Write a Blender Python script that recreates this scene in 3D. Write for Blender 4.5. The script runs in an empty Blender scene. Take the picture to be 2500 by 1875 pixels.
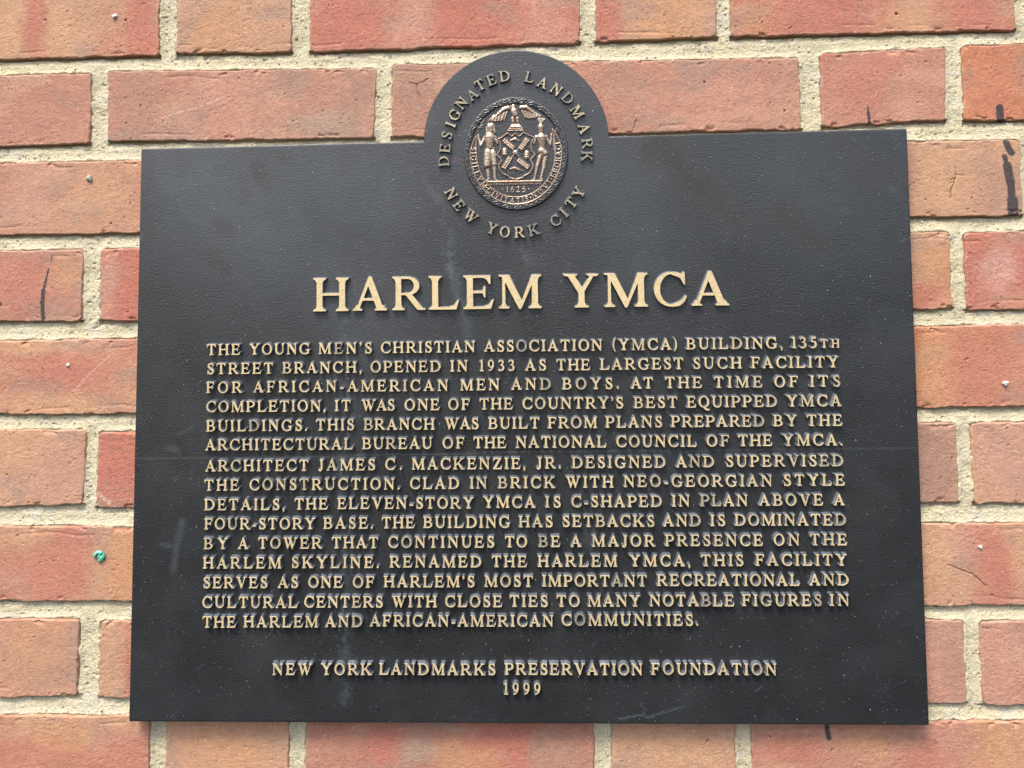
import bpy, math, random
import numpy as np
from mathutils import Matrix, Vector
from mathutils.geometry import tessellate_polygon

MM = 0.001
random.seed(7)
RNG = np.random.default_rng(11)
scene = bpy.context.scene

# ------------------------------------------------------------------ camera
CAM_YAW, CAM_PITCH, CAM_ROLL = (0.034421, 0.060869, 0.014369)
CAM_LOC = (0.017304, -0.602875, 0.127707)
cd = bpy.data.cameras.new('camera')
cam = bpy.data.objects.new('camera', cd)
scene.collection.objects.link(cam)
scene.camera = cam
cy, sy = math.cos(CAM_YAW), math.sin(CAM_YAW)
cp, sp = math.cos(CAM_PITCH), math.sin(CAM_PITCH)
cr, sr = math.cos(CAM_ROLL), math.sin(CAM_ROLL)
Mz = Matrix(((cy, -sy, 0), (sy, cy, 0), (0, 0, 1)))
Mx = Matrix(((1, 0, 0), (0, cp, -sp), (0, sp, cp)))
My = Matrix(((cr, 0, sr), (0, 1, 0), (-sr, 0, cr)))
R3 = Mz @ Mx @ My                       # columns: right, forward, up
right, fwd, up = R3.col[0], R3.col[1], R3.col[2]
cam.matrix_world = Matrix(((right.x, up.x, -fwd.x, CAM_LOC[0]),
                           (right.y, up.y, -fwd.y, CAM_LOC[1]),
                           (right.z, up.z, -fwd.z, CAM_LOC[2]),
                           (0, 0, 0, 1)))
cd.sensor_fit = 'HORIZONTAL'
cd.sensor_width = 36.0
cd.lens = 36.0 * 1944.0 / 2500.0
cd.shift_y = -(937.5 - 500.0) / 2500.0
cd.clip_start = 0.01
cd.clip_end = 100.0

# ------------------------------------------------------------------ daylight
SUN_DIR = Vector((-0.27, -0.62, 1.12)).normalized()     # towards the sun
w = bpy.data.worlds.new('World')
scene.world = w
w.use_nodes = True
wn, wl = w.node_tree.nodes, w.node_tree.links
wn.clear()
wo = wn.new('ShaderNodeOutputWorld'); bg = wn.new('ShaderNodeBackground'); sky = wn.new('ShaderNodeTexSky')
sky.sky_type = 'NISHITA'
sky.sun_disc = False
sky.sun_elevation = math.asin(SUN_DIR.z)
sky.sun_rotation = math.atan2(SUN_DIR.x, SUN_DIR.y) % (2 * math.pi)
sky.air_density = 1.0; sky.dust_density = 4.0; sky.ozone_density = 1.0
bg.inputs['Strength'].default_value = 0.12
wl.new(sky.outputs[0], bg.inputs[0]); wl.new(bg.outputs[0], wo.inputs[0])
sd = bpy.data.lights.new('sun', 'SUN'); sun = bpy.data.objects.new('sun', sd)
scene.collection.objects.link(sun)
sd.energy = 1.5
sd.angle = math.radians(16)
sd.color = (1.0, 0.95, 0.87)
sun.rotation_euler = SUN_DIR.to_track_quat('Z', 'Y').to_euler()
sun.location = SUN_DIR * 3
scene.view_settings.view_transform = 'Standard'
scene.view_settings.look = 'None'
scene.view_settings.gamma = 1.0
scene.view_settings.exposure = 1.06
scene.view_settings.use_curve_mapping = False

# ------------------------------------------------------------------ measured layout (millimetres on the wall: x right, z up)
PLATE = [[-289.78,212.22],[293.18,216.23],[290.03,-213.97],[-293.01,-214.71]]
TITLE = [["H",-154.7,-127.89,86.09],["A",-124.5,-98.56,86.18],["R",-94.53,-70.16,86.26],["L",-66.98,-44.13,86.34],["E",-40.77,-18.03,86.42],["M",-14.68,17.71,86.52],["Y",34.35,60.37,86.65],["M",64.24,96.94,86.74],["C",101.15,125.68,86.84],["A",129.52,157.0,86.93]]
RING_C = [-0.11,202.79]
RING_TOP = [["D",-54.81,198.23],["E",-53.74,208.21],["S",-52.18,218.01],["I",-49.35,226.33],["G",-46.14,233.66],["N",-40.85,242.63],["A",-32.53,249.18],["T",-26.56,256.28],["E",-17.69,260.04],["D",-7.55,262.79],["L",11.51,261.57],["A",21.4,256.91],["N",31.65,251.55],["D",40.19,244.67],["M",47.08,234.0],["A",52.17,221.35],["R",54.36,209.87],["K",53.87,200.12]]
RING_BOTTOM = [["N",-49.47,173.4],["E",-43.42,164.53],["W",-34.75,156.13],["Y",-18.85,146.47],["O",-9.0,143.81],["R",1.93,143.45],["K",12.78,145.02],["C",29.3,151.72],["I",35.77,157.71],["T",41.21,164.88],["Y",47.15,172.53]]
SEAL = [[0.05,203.49],[-39.87,204.24],[39.79,202.75],[0.69,247.24],[-0.58,160.13]]
LINES = [
    [["THE",-235.75,-210.25,54.15],["YOUNG",-203.24,-157.0,54.23],["MEN'S",-150.59,-110.1,54.32],["CHRISTIAN",-103.39,-32.47,54.44],["ASSOCIATION",-25.59,62.27,54.6],["(YMCA)",69.73,117.81,54.74],["BUILDING,",124.35,194.84,54.86],["135TH",201.64,236.33,54.97]],
    [["STREET",-235.63,-185.11,39.98],["BRANCH,",-178.01,-118.09,40.08],["OPENED",-111.27,-58.36,40.18],["IN",-51.14,-38.17,40.24],["1933",-29.31,-3.01,40.29],["AS",4.94,20.36,40.33],["THE",28.06,52.98,40.37],["LARGEST",60.43,121.78,40.46],["SUCH",128.85,164.64,40.54],["FACILITY",171.45,234.91,40.63]],
    [["FOR",-236.06,-208.72,25.92],["AFRICAN-AMERICAN",-200.03,-52.94,26.09],["MEN",-43.86,-14.57,26.26],["AND",-5.74,23.64,26.33],["BOYS.",32.2,74.02,26.4],["AT",82.97,99.1,26.46],["THE",108.14,134.96,26.52],["TIME",143.96,179.09,26.59],["OF",187.94,205.16,26.64],["ITS",213.98,235.76,26.7]],
    [["COMPLETION,",-235.93,-145.2,11.68],["IT",-138.27,-126.2,11.8],["WAS",-118.06,-93.01,11.86],["ONE",-85.79,-59.5,11.92],["OF",-53.08,-36.82,11.98],["THE",-29.65,-4.85,12.04],["COUNTRY'S",2.3,76.97,12.16],["BEST",84.6,116.67,12.28],["EQUIPPED",123.51,189.39,12.4],["YMCA",196.38,236.07,12.52]],
    [["BUILDINGS.",-235.8,-159.17,-2.58],["THIS",-152.46,-123.67,-2.44],["BRANCH",-116.54,-63.27,-2.33],["WAS",-55.75,-30.37,-2.21],["BUILT",-23.2,14.71,-2.12],["FROM",20.95,57.25,-2.0],["PLANS",63.58,105.13,-1.9],["PREPARED",111.63,179.66,-1.75],["BY",186.22,203.4,-1.63],["THE",210.58,236.05,-1.56]],
    [["ARCHITECTURAL",-236.24,-124.59,-16.58],["BUREAU",-117.7,-65.27,-16.38],["OF",-57.54,-41.21,-16.3],["THE",-34.38,-10.19,-16.24],["NATIONAL",-3.06,63.82,-16.13],["COUNCIL",71.11,129.97,-15.98],["OF",137.2,153.7,-15.88],["THE",160.38,184.88,-15.82],["YMCA.",192.61,235.71,-15.74]],
    [["ARCHITECT",-236.09,-158.02,-32.06],["JAMES",-150.77,-107.98,-31.81],["C.",-100.44,-88.04,-31.68],["MACKENZIE,",-80.64,3.83,-31.48],["JR.",11.93,29.95,-31.26],["DESIGNED",38.13,106.87,-31.08],["AND",114.65,142.26,-30.88],["SUPERVISED",150.77,235.67,-30.64]],
    [["THE",-236.64,-210.5,-46.29],["CONSTRUCTION.",-202.66,-89.79,-45.98],["CLAD",-82.05,-45.37,-45.65],["IN",-37.46,-24.84,-45.52],["BRICK",-16.62,25.67,-45.38],["WITH",33.62,68.4,-45.19],["NEO-GEORGIAN",75.89,183.9,-44.88],["STYLE",192.14,236.18,-44.54]],
    [["DETAILS,",-236.73,-176.01,-60.54],["THE",-168.55,-143.54,-60.3],["ELEVEN-STORY",-136.33,-34.88,-59.98],["YMCA",-27.76,10.71,-59.62],["IS",18.12,29.44,-59.48],["C-SHAPED",37.17,103.44,-59.26],["IN",110.77,123.7,-59.04],["PLAN",131.44,165.78,-58.89],["ABOVE",174.13,220.0,-58.67],["A",227.87,235.63,-58.51]],
    [["FOUR-STORY",-236.6,-152.97,-74.56],["BASE.",-146.87,-109.8,-74.27],["THE",-103.18,-78.72,-74.1],["BUILDING",-72.34,-8.05,-73.89],["HAS",-1.72,23.32,-73.66],["SETBACKS",30.38,97.69,-73.44],["AND",104.15,131.36,-73.2],["IS",138.33,149.05,-73.09],["DOMINATED",155.91,236.13,-72.87]],
    [["BY",-236.8,-218.58,-88.93],["A",-211.11,-202.97,-88.84],["TOWER",-195.73,-147.98,-88.68],["THAT",-140.56,-106.0,-88.46],["CONTINUES",-98.62,-19.92,-88.18],["TO",-12.07,4.27,-87.94],["BE",12.64,28.5,-87.84],["A",35.98,44.22,-87.74],["MAJOR",51.79,97.65,-87.59],["PRESENCE",105.08,175.75,-87.3],["ON",183.53,202.16,-87.07],["THE",209.91,236.11,-86.94]],
    [["HARLEM",-237.23,-178.44,-102.95],["SKYLINE.",-170.67,-105.5,-102.68],["RENAMED",-97.48,-29.69,-102.38],["THE",-21.95,3.83,-102.17],["HARLEM",11.87,69.85,-101.98],["YMCA,",78.9,122.94,-101.74],["THIS",130.76,161.42,-101.56],["FACILITY",170.06,235.54,-101.34]],
    [["SERVES",-237.09,-188.59,-117.24],["AS",-180.94,-165.65,-117.06],["ONE",-158.25,-132.53,-116.94],["OF",-125.03,-108.86,-116.8],["HARLEM'S",-101.94,-34.77,-116.58],["MOST",-27.58,8.17,-116.32],["IMPORTANT",14.89,91.25,-116.02],["RECREATIONAL",98.44,201.14,-115.58],["AND",208.34,236.26,-115.26]],
    [["CULTURAL",-237.52,-166.18,-131.43],["CENTERS",-161.21,-102.66,-131.12],["WITH",-95.97,-62.72,-130.9],["CLOSE",-56.72,-14.72,-130.71],["TIES",-9.07,18.76,-130.54],["TO",25.25,41.98,-130.42],["MANY",47.69,86.08,-130.28],["NOTABLE",92.72,153.71,-130.03],["FIGURES",159.46,216.48,-129.76],["IN",222.29,236.0,-129.58]],
    [["THE",-237.27,-212.28,-145.68],["HARLEM",-206.51,-150.72,-145.38],["AND",-145.54,-117.96,-145.1],["AFRICAN-AMERICAN",-112.26,22.63,-144.55],["COMMUNITIES.",28.46,127.43,-143.78]],
    [["NEW",-184.79,-155.09,-179.32],["YORK",-148.51,-110.96,-179.18],["LANDMARKS",-105.61,-20.23,-178.93],["PRESERVATION",-13.54,86.52,-178.56],["FOUNDATION",92.71,182.55,-178.18]],
    [["1999",-14.48,12.33,-192.57]]]
# courses of bricks: course number, then the corners TL, TR, BR, BL
BRICKS = [
    [0,[-634.68,349.88],[-530.09,349.85],[-530.47,288.29],[-635.05,287.75]],
    [0,[-515.44,349.91],[-283.38,349.91],[-283.8,288.64],[-515.82,288.43]],
    [0,[-268.79,349.97],[-176.39,349.93],[-176.82,288.95],[-269.2,289.99]],
    [0,[-161.62,349.99],[51.58,349.99],[51.13,291.28],[-162.06,288.82]],
    [0,[64.39,350.04],[157.94,350.01],[157.49,292.61],[63.94,291.51]],
    [0,[169.02,350.07],[385.21,350.07],[384.73,293.55],[168.56,292.71]],
    [0,[397.24,350.12],[489.25,350.09],[488.76,294.15],[396.76,293.68]],
    [1,[-686.18,274.05],[-452.22,275.71],[-452.61,217.62],[-686.55,215.97]],
    [1,[-438.12,275.88],[-337.44,276.0],[-338.4,219.47],[-438.51,217.78]],
    [1,[-324.49,277.06],[-109.4,274.49],[-111.23,219.33],[-323.21,220.54]],
    [1,[-97.0,277.09],[0.73,276.67],[0.31,219.66],[-97.42,219.74]],
    [1,[13.51,276.64],[219.94,275.67],[219.5,219.56],[13.09,219.69]],
    [1,[235.84,278.27],[331.38,281.05],[329.34,224.27],[235.88,221.19]],
    [1,[343.54,282.07],[552.97,283.11],[552.48,224.96],[343.07,223.47]],
    [2,[-624.59,204.32],[-521.49,204.69],[-521.88,147.49],[-624.98,147.19]],
    [2,[-506.37,204.8],[-277.62,205.47],[-278.03,147.54],[-506.76,147.58]],
    [2,[-264.54,205.63],[-165.35,206.36],[-165.78,148.23],[-264.95,147.66]],
    [2,[-152.43,206.51],[67.75,208.2],[67.31,149.69],[-152.85,148.36]],
    [2,[80.36,208.35],[175.87,209.05],[175.42,150.36],[79.91,149.81]],
    [2,[188.32,209.2],[383.32,208.46],[382.86,150.45],[187.87,150.48]],
    [2,[395.79,208.5],[487.98,208.83],[487.51,150.8],[395.33,150.53]],
    [3,[-685.73,134.11],[-455.74,135.32],[-456.15,78.89],[-686.13,78.13]],
    [3,[-440.83,135.44],[-341.72,135.75],[-342.12,79.58],[-441.24,78.98]],
    [3,[-327.64,135.82],[-106.02,136.96],[-106.44,79.05],[-328.05,79.17]],
    [3,[-93.26,137.07],[3.42,137.59],[2.99,79.6],[-93.69,79.14]],
    [3,[16.02,137.71],[219.91,138.85],[219.47,80.68],[15.59,79.69]],
    [3,[232.21,138.96],[327.89,139.47],[327.44,81.05],[231.78,80.78]],
    [3,[338.15,138.15],[544.71,140.78],[544.26,82.36],[337.71,79.68]],
    [4,[-618.08,64.49],[-516.39,64.89],[-516.82,7.36],[-618.51,7.33]],
    [4,[-501.48,64.98],[-277.49,65.56],[-277.92,7.87],[-501.91,7.38]],
    [4,[-263.93,65.66],[-166.1,66.1],[-166.53,7.84],[-264.36,7.88]],
    [4,[-152.71,66.2],[64.42,67.22],[63.99,7.8],[-153.14,7.86]],
    [4,[77.47,67.31],[171.34,67.74],[170.9,7.77],[77.04,7.81]],
    [4,[184.23,67.83],[386.74,68.7],[386.3,7.76],[183.79,7.78]],
    [4,[398.72,68.77],[489.52,69.13],[489.07,7.8],[398.28,7.78]],
    [5,[-678.34,-3.98],[-449.86,-3.92],[-450.31,-62.66],[-678.81,-62.85]],
    [5,[-435.16,-3.91],[-336.9,-4.36],[-338.74,-61.31],[-435.61,-62.64]],
    [5,[-327.4,-5.98],[-106.64,-5.22],[-107.07,-63.22],[-327.84,-63.49]],
    [5,[-93.43,-5.13],[1.88,-4.67],[1.46,-63.01],[-93.86,-63.19]],
    [5,[14.93,-4.58],[220.76,-3.56],[220.34,-62.58],[14.5,-62.97]],
    [5,[232.88,-3.48],[326.23,-3.33],[325.81,-62.38],[232.46,-62.55]],
    [5,[336.43,-3.4],[539.2,-3.63],[538.8,-61.8],[336.83,-62.98]],
    [6,[-614.86,-75.64],[-514.53,-75.79],[-515.0,-133.42],[-615.34,-133.07]],
    [6,[-499.82,-75.81],[-276.65,-78.26],[-277.07,-133.53],[-500.29,-133.48]],
    [6,[-262.64,-78.17],[-166.51,-77.65],[-166.93,-134.01],[-263.07,-133.6]],
    [6,[-153.31,-77.56],[61.37,-76.39],[60.95,-134.99],[-153.73,-134.08]],
    [6,[74.23,-76.31],[167.36,-75.81],[166.95,-135.45],[73.81,-135.06]],
    [6,[180.07,-75.72],[380.47,-77.08],[380.08,-136.58],[179.65,-135.52]],
    [6,[392.86,-77.1],[481.72,-77.23],[481.33,-136.94],[392.47,-136.63]],
    [7,[-677.41,-146.83],[-450.4,-146.94],[-450.89,-205.72],[-677.93,-205.25]],
    [7,[-436.55,-146.95],[-339.36,-146.88],[-340.49,-204.37],[-437.03,-205.76]],
    [7,[-323.38,-148.37],[-105.7,-147.76],[-106.14,-206.64],[-323.97,-204.95]],
    [7,[-92.69,-147.72],[1.24,-147.46],[0.81,-206.53],[-93.13,-206.64]],
    [7,[14.09,-147.42],[216.63,-146.85],[216.23,-206.3],[13.67,-206.52]],
    [7,[228.87,-146.81],[324.76,-146.54],[324.25,-206.19],[228.48,-206.3]],
    [7,[336.14,-147.38],[536.4,-147.44],[536.05,-207.79],[335.76,-207.58]],
    [8,[-616.27,-219.37],[-517.33,-219.23],[-517.83,-276.61],[-616.8,-276.95]],
    [8,[-503.14,-219.22],[-283.63,-217.56],[-284.1,-275.81],[-503.64,-276.57]],
    [8,[-270.75,-219.29],[-177.13,-219.53],[-177.56,-275.45],[-271.2,-275.78]],
    [8,[-164.73,-219.58],[51.68,-220.14],[51.3,-274.68],[-165.15,-275.42]],
    [8,[64.37,-220.18],[155.64,-220.29],[155.29,-274.32],[63.99,-274.64]],
    [8,[166.69,-220.32],[373.02,-218.09],[372.69,-273.59],[166.33,-274.3]],
    [8,[385.24,-218.08],[472.88,-217.96],[472.57,-273.25],[384.91,-273.56]]]
BRICK_TONES = {(0, 1): ('tan', 'red'), (0, 2): ('tan', 'tan'), (0, 3): ('red', 'salmon'), (0, 4): ('tan', 'red'), (0, 5): ('red', 'tan'), (1, 1): ('salmon', 'tan'), (1, 2): ('salmon', 'brown'), (1, 3): ('brown', 'salmon'), (1, 4): ('salmon', 'brown'), (1, 5): ('salmon', 'red'), (1, 6): ('orange', 'orange'), (2, 1): ('salmon', 'tan'), (2, 5): ('tan', 'brown'), (3, 1): ('salmon', 'salmon'), (3, 2): ('red', 'salmon'), (3, 5): ('tan', 'orange'), (3, 6): ('red', 'salmon'), (4, 1): ('tan', 'red'), (4, 5): ('orange', 'salmon'), (5, 1): ('tan', 'brown'), (5, 2): ('red', 'red'), (5, 5): ('brown', 'tan'), (5, 6): ('tan', 'salmon'), (6, 1): ('tan', 'red'), (6, 5): ('tan', 'red'), (7, 1): ('tan', 'salmon'), (7, 2): ('tan', 'red'), (7, 5): ('salmon', 'brown'), (7, 6): ('salmon', 'salmon'), (8, 1): ('tan', 'red'), (8, 2): ('tan', 'tan'), (8, 3): ('red', 'brown'), (8, 4): ('tan', 'tan'), (8, 5): ('salmon', 'tan')}
PAINT = [[[-366.83,131.32],[-367.34,125.98],0.46],[[-369.46,120.43],[-370.96,112.79],0.75],[[-370.96,112.79],[-372.89,103.54],1.1],[[-372.89,103.54],[-373.4,94.29],1.68],[[-373.4,94.29],[-372.75,81.58],1.62],[[-407.89,94.02],[-407.18,94.01],1.28],[[369.76,233.26],[369.65,224.87],2.9],[[371.4,222.25],[373.92,222.52],1.45],[[373.12,206.76],[374.45,202.23],2.46],[[374.45,202.23],[376.46,198.66],2.61],[[371.31,195.87],[372.83,188.79],1.81],[[372.83,188.79],[374.67,175.96],3.33],[[374.67,175.96],[375.26,163.18],2.9],[[375.53,162.54],[375.63,152.35],3.99],[[371.68,178.57],[373.57,172.78],0.72],[[270.43,236.31],[270.9,234.15],0.7],[[270.81,232.0],[271.3,223.39],1.28],[[222.06,-221.48],[222.34,-224.75],1.74],[[222.32,-225.15],[223.2,-230.38],1.86]]
CHALK = [[[-286.74,236.85],[-267.45,242.37],1.0],[[-267.45,242.37],[-246.7,247.86],1.3],[[-246.7,247.86],[-228.65,255.61],1.3],[[-346.94,26.12],[-335.41,38.13],1.0],[[-335.41,38.13],[-319.49,52.25],1.0],[[-219.0,320.12],[-213.1,330.46],1.0],[[-326.46,-53.07],[-317.62,-59.4],3.5]]
CRACKS = [[[333.98,188.21],[334.96,182.42]],[[334.96,182.42],[339.03,182.22]],[[334.96,182.42],[333.7,179.56]],[[333.7,179.56],[330.1,178.98]],[[333.7,179.56],[330.69,171.6]],[[330.69,171.6],[329.73,164.58]],[[-76.84,260.88],[-82.91,262.54]],[[-76.84,260.88],[-67.7,265.26]],[[-76.84,260.88],[-77.38,256.31]],[[-77.38,256.31],[-74.39,250.65]],[[314.7,-106.8],[331.84,-113.48]],[[331.84,-113.48],[342.14,-122.13]],[[93.4,229.87],[90.61,220.53]]]
PITS = [[-376.45,319.84,0.8],[-356.34,314.52,0.48],[-310.83,318.21,1.0],[-359.31,326.66,0.4],[-297.35,248.92,0.8],[-219.4,269.48,0.64],[-152.42,248.53,0.6],[-216.37,259.34,0.48],[-309.09,234.79,0.56],[-279.23,231.53,0.48],[-320.18,155.67,0.88],[-251.81,239.1,0.4],[295.48,307.96,1.6],[192.31,303.97,0.8],[95.87,309.59,0.56],[123.49,294.39,0.64],[212.86,298.36,0.52],[146.76,258.01,0.96],[207.37,234.32,1.04],[196.92,271.83,0.8],[164.52,243.58,0.52],[302.62,176.97,0.64],[310.77,163.97,0.88],[345.61,164.51,0.8],[341.94,122.76,0.68],[360.87,84.66,0.8],[-305.33,86.21,0.8],[-314.39,-17.32,0.36],[-356.48,-25.11,0.44],[-353.61,-43.84,0.72],[-380.76,-40.21,0.52],[-398.87,-38.01,1.0],[-399.0,-103.15,0.88],[-333.87,-85.44,0.52],[-389.24,-84.34,0.8],[-370.0,-82.99,0.52],[-374.68,-160.06,0.8],[-397.13,-177.97,0.72],[-116.69,-240.12,0.6],[345.82,-128.77,1.04],[135.02,-233.83,1.28],[180.42,-230.25,1.0],[225.15,-238.86,0.92],[316.6,-236.29,0.52],[336.07,43.75,0.8],[321.72,-29.09,0.56],[362.75,-19.96,0.68],[362.97,-7.75,0.8]]
STREAKS_SHEEN = [[[-61.65,184.85],[-55.05,152.84],4,0.45],[[-55.05,152.84],[-49.67,127.89],5,0.6],[[-49.67,127.89],[-44.63,103.09],6,0.75],[[-44.63,103.09],[-43.2,90.75],5,0.6],[[-43.2,90.75],[-35.8,60.02],5,0.35],[[-128.94,82.53],[-129.92,54.85],7,0.55],[[-129.92,54.85],[-131.3,-24.28],8,0.5],[[-131.3,-24.28],[-130.43,-57.39],7,0.75],[[-130.43,-57.39],[-131.78,-131.8],6,0.4],[[-131.78,-131.8],[-132.5,-202.18],5,0.45],[[-71.52,250.75],[-66.96,228.44],6,0.25],[[2.25,130.24],[11.39,120.85],4,0.4],[[-68.88,183.81],[-58.04,167.92],5,0.45],[[-56.61,152.86],[-51.19,131.02],6,0.5],[[-249.81,193.87],[-195.22,148.77],60,0.42],[[-176.34,198.88],[-112.99,172.55],50,0.3],[[74.5,188.05],[91.54,125.87],40,0.2],[[212.41,185.58],[241.8,160.43],45,0.16],[[-144.59,119.91],[-113.29,85.43],50,0.3]]  # narrow runs are streaks; the broad last entries paint sky sheen into the colour
SMUDGES = [[[-254.83,-70.27],[-258.89,-86.58],5,0.35],[[-258.89,-86.58],[-261.21,-105.55],4,0.4],[[-269.48,-86.56],[-259.58,-87.94],3,0.35],[[-266.82,-15.42],[-259.69,-16.84],4,0.35],[[-258.39,-5.82],[-247.78,0.33],2,0.35],[[279.63,173.12],[282.27,170.99],4,0.5],[[50.53,-78.75],[53.37,-87.61],9,0.3],[[233.57,183.67],[236.31,183.62],4,0.3],[[243.45,155.68],[246.86,155.63],4,0.3],[[196.92,196.92],[201.72,196.13],3,0.35]]
SCRATCHES = [[[-290.07,-23.42],[-188.16,-22.76],0.9,0.28],[[-188.16,-22.76],[-84.95,-21.22],0.9,0.42],[[-84.95,-21.22],[3.05,-19.91],0.9,0.5],[[3.05,-19.91],[130.24,-19.74],0.9,0.42],[[130.24,-19.74],[290.45,-19.48],0.9,0.25],[[68.36,-211.63],[87.19,-208.29],0.9,0.7],[[79.16,-208.33],[94.51,-210.19],0.9,0.6],[[92.53,-208.91],[116.1,-202.04],0.8,0.6],[[84.69,-201.16],[89.28,-205.03],0.8,0.4],[[85.92,-205.7],[90.46,-211.51],0.8,0.4],[[167.68,-191.69],[173.12,-187.78],0.8,0.4],[[119.23,192.74],[122.36,195.5],0.9,0.6],[[286.0,131.54],[288.83,134.25],0.9,0.6],[[-195.21,124.53],[-194.22,127.34],1.0,0.6],[[-219.23,76.55],[-215.96,78.61],1.0,0.6],[[-247.48,-29.28],[-248.14,-34.76],0.8,0.25],[[-243.17,-178.21],[-238.32,-174.2],0.8,0.3],[[-217.9,192.45],[-200.55,186.41],1.0,0.25],[[-197.54,161.41],[-186.1,174.03],0.8,0.2],[[-200.02,88.24],[-182.9,83.83],0.8,0.25]]
DAMPS = [[[107.76,207.04],[140.88,172.71],19,0.9],[[140.88,172.71],[162.34,151.43],16,0.8],[[162.34,151.43],[198.23,155.03],9,0.35],[[198.23,155.03],[206.16,146.57],14,0.8],[[218.03,133.93],[226.07,129.67],15,0.8],[[238.65,208.75],[248.04,202.97],14,0.4],[[251.59,188.92],[281.29,180.03],20,0.45],[[170.38,144.35],[178.5,140.06],14,0.4],[[-197.69,191.37],[-189.03,188.36],10,0.6],[[-181.9,205.4],[-177.57,203.89],8,0.7],[[-231.79,125.04],[-223.11,117.85],10,0.7],[[-229.14,151.95],[-221.91,149.0],9,0.5],[[-285.49,149.98],[-284.0,147.1],10,0.5],[[-285.27,200.88],[-284.57,150.14],10,0.4]]
PINK = [[-46.07,199.65,3.2],[-49.14,217.98,2.6]]
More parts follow.
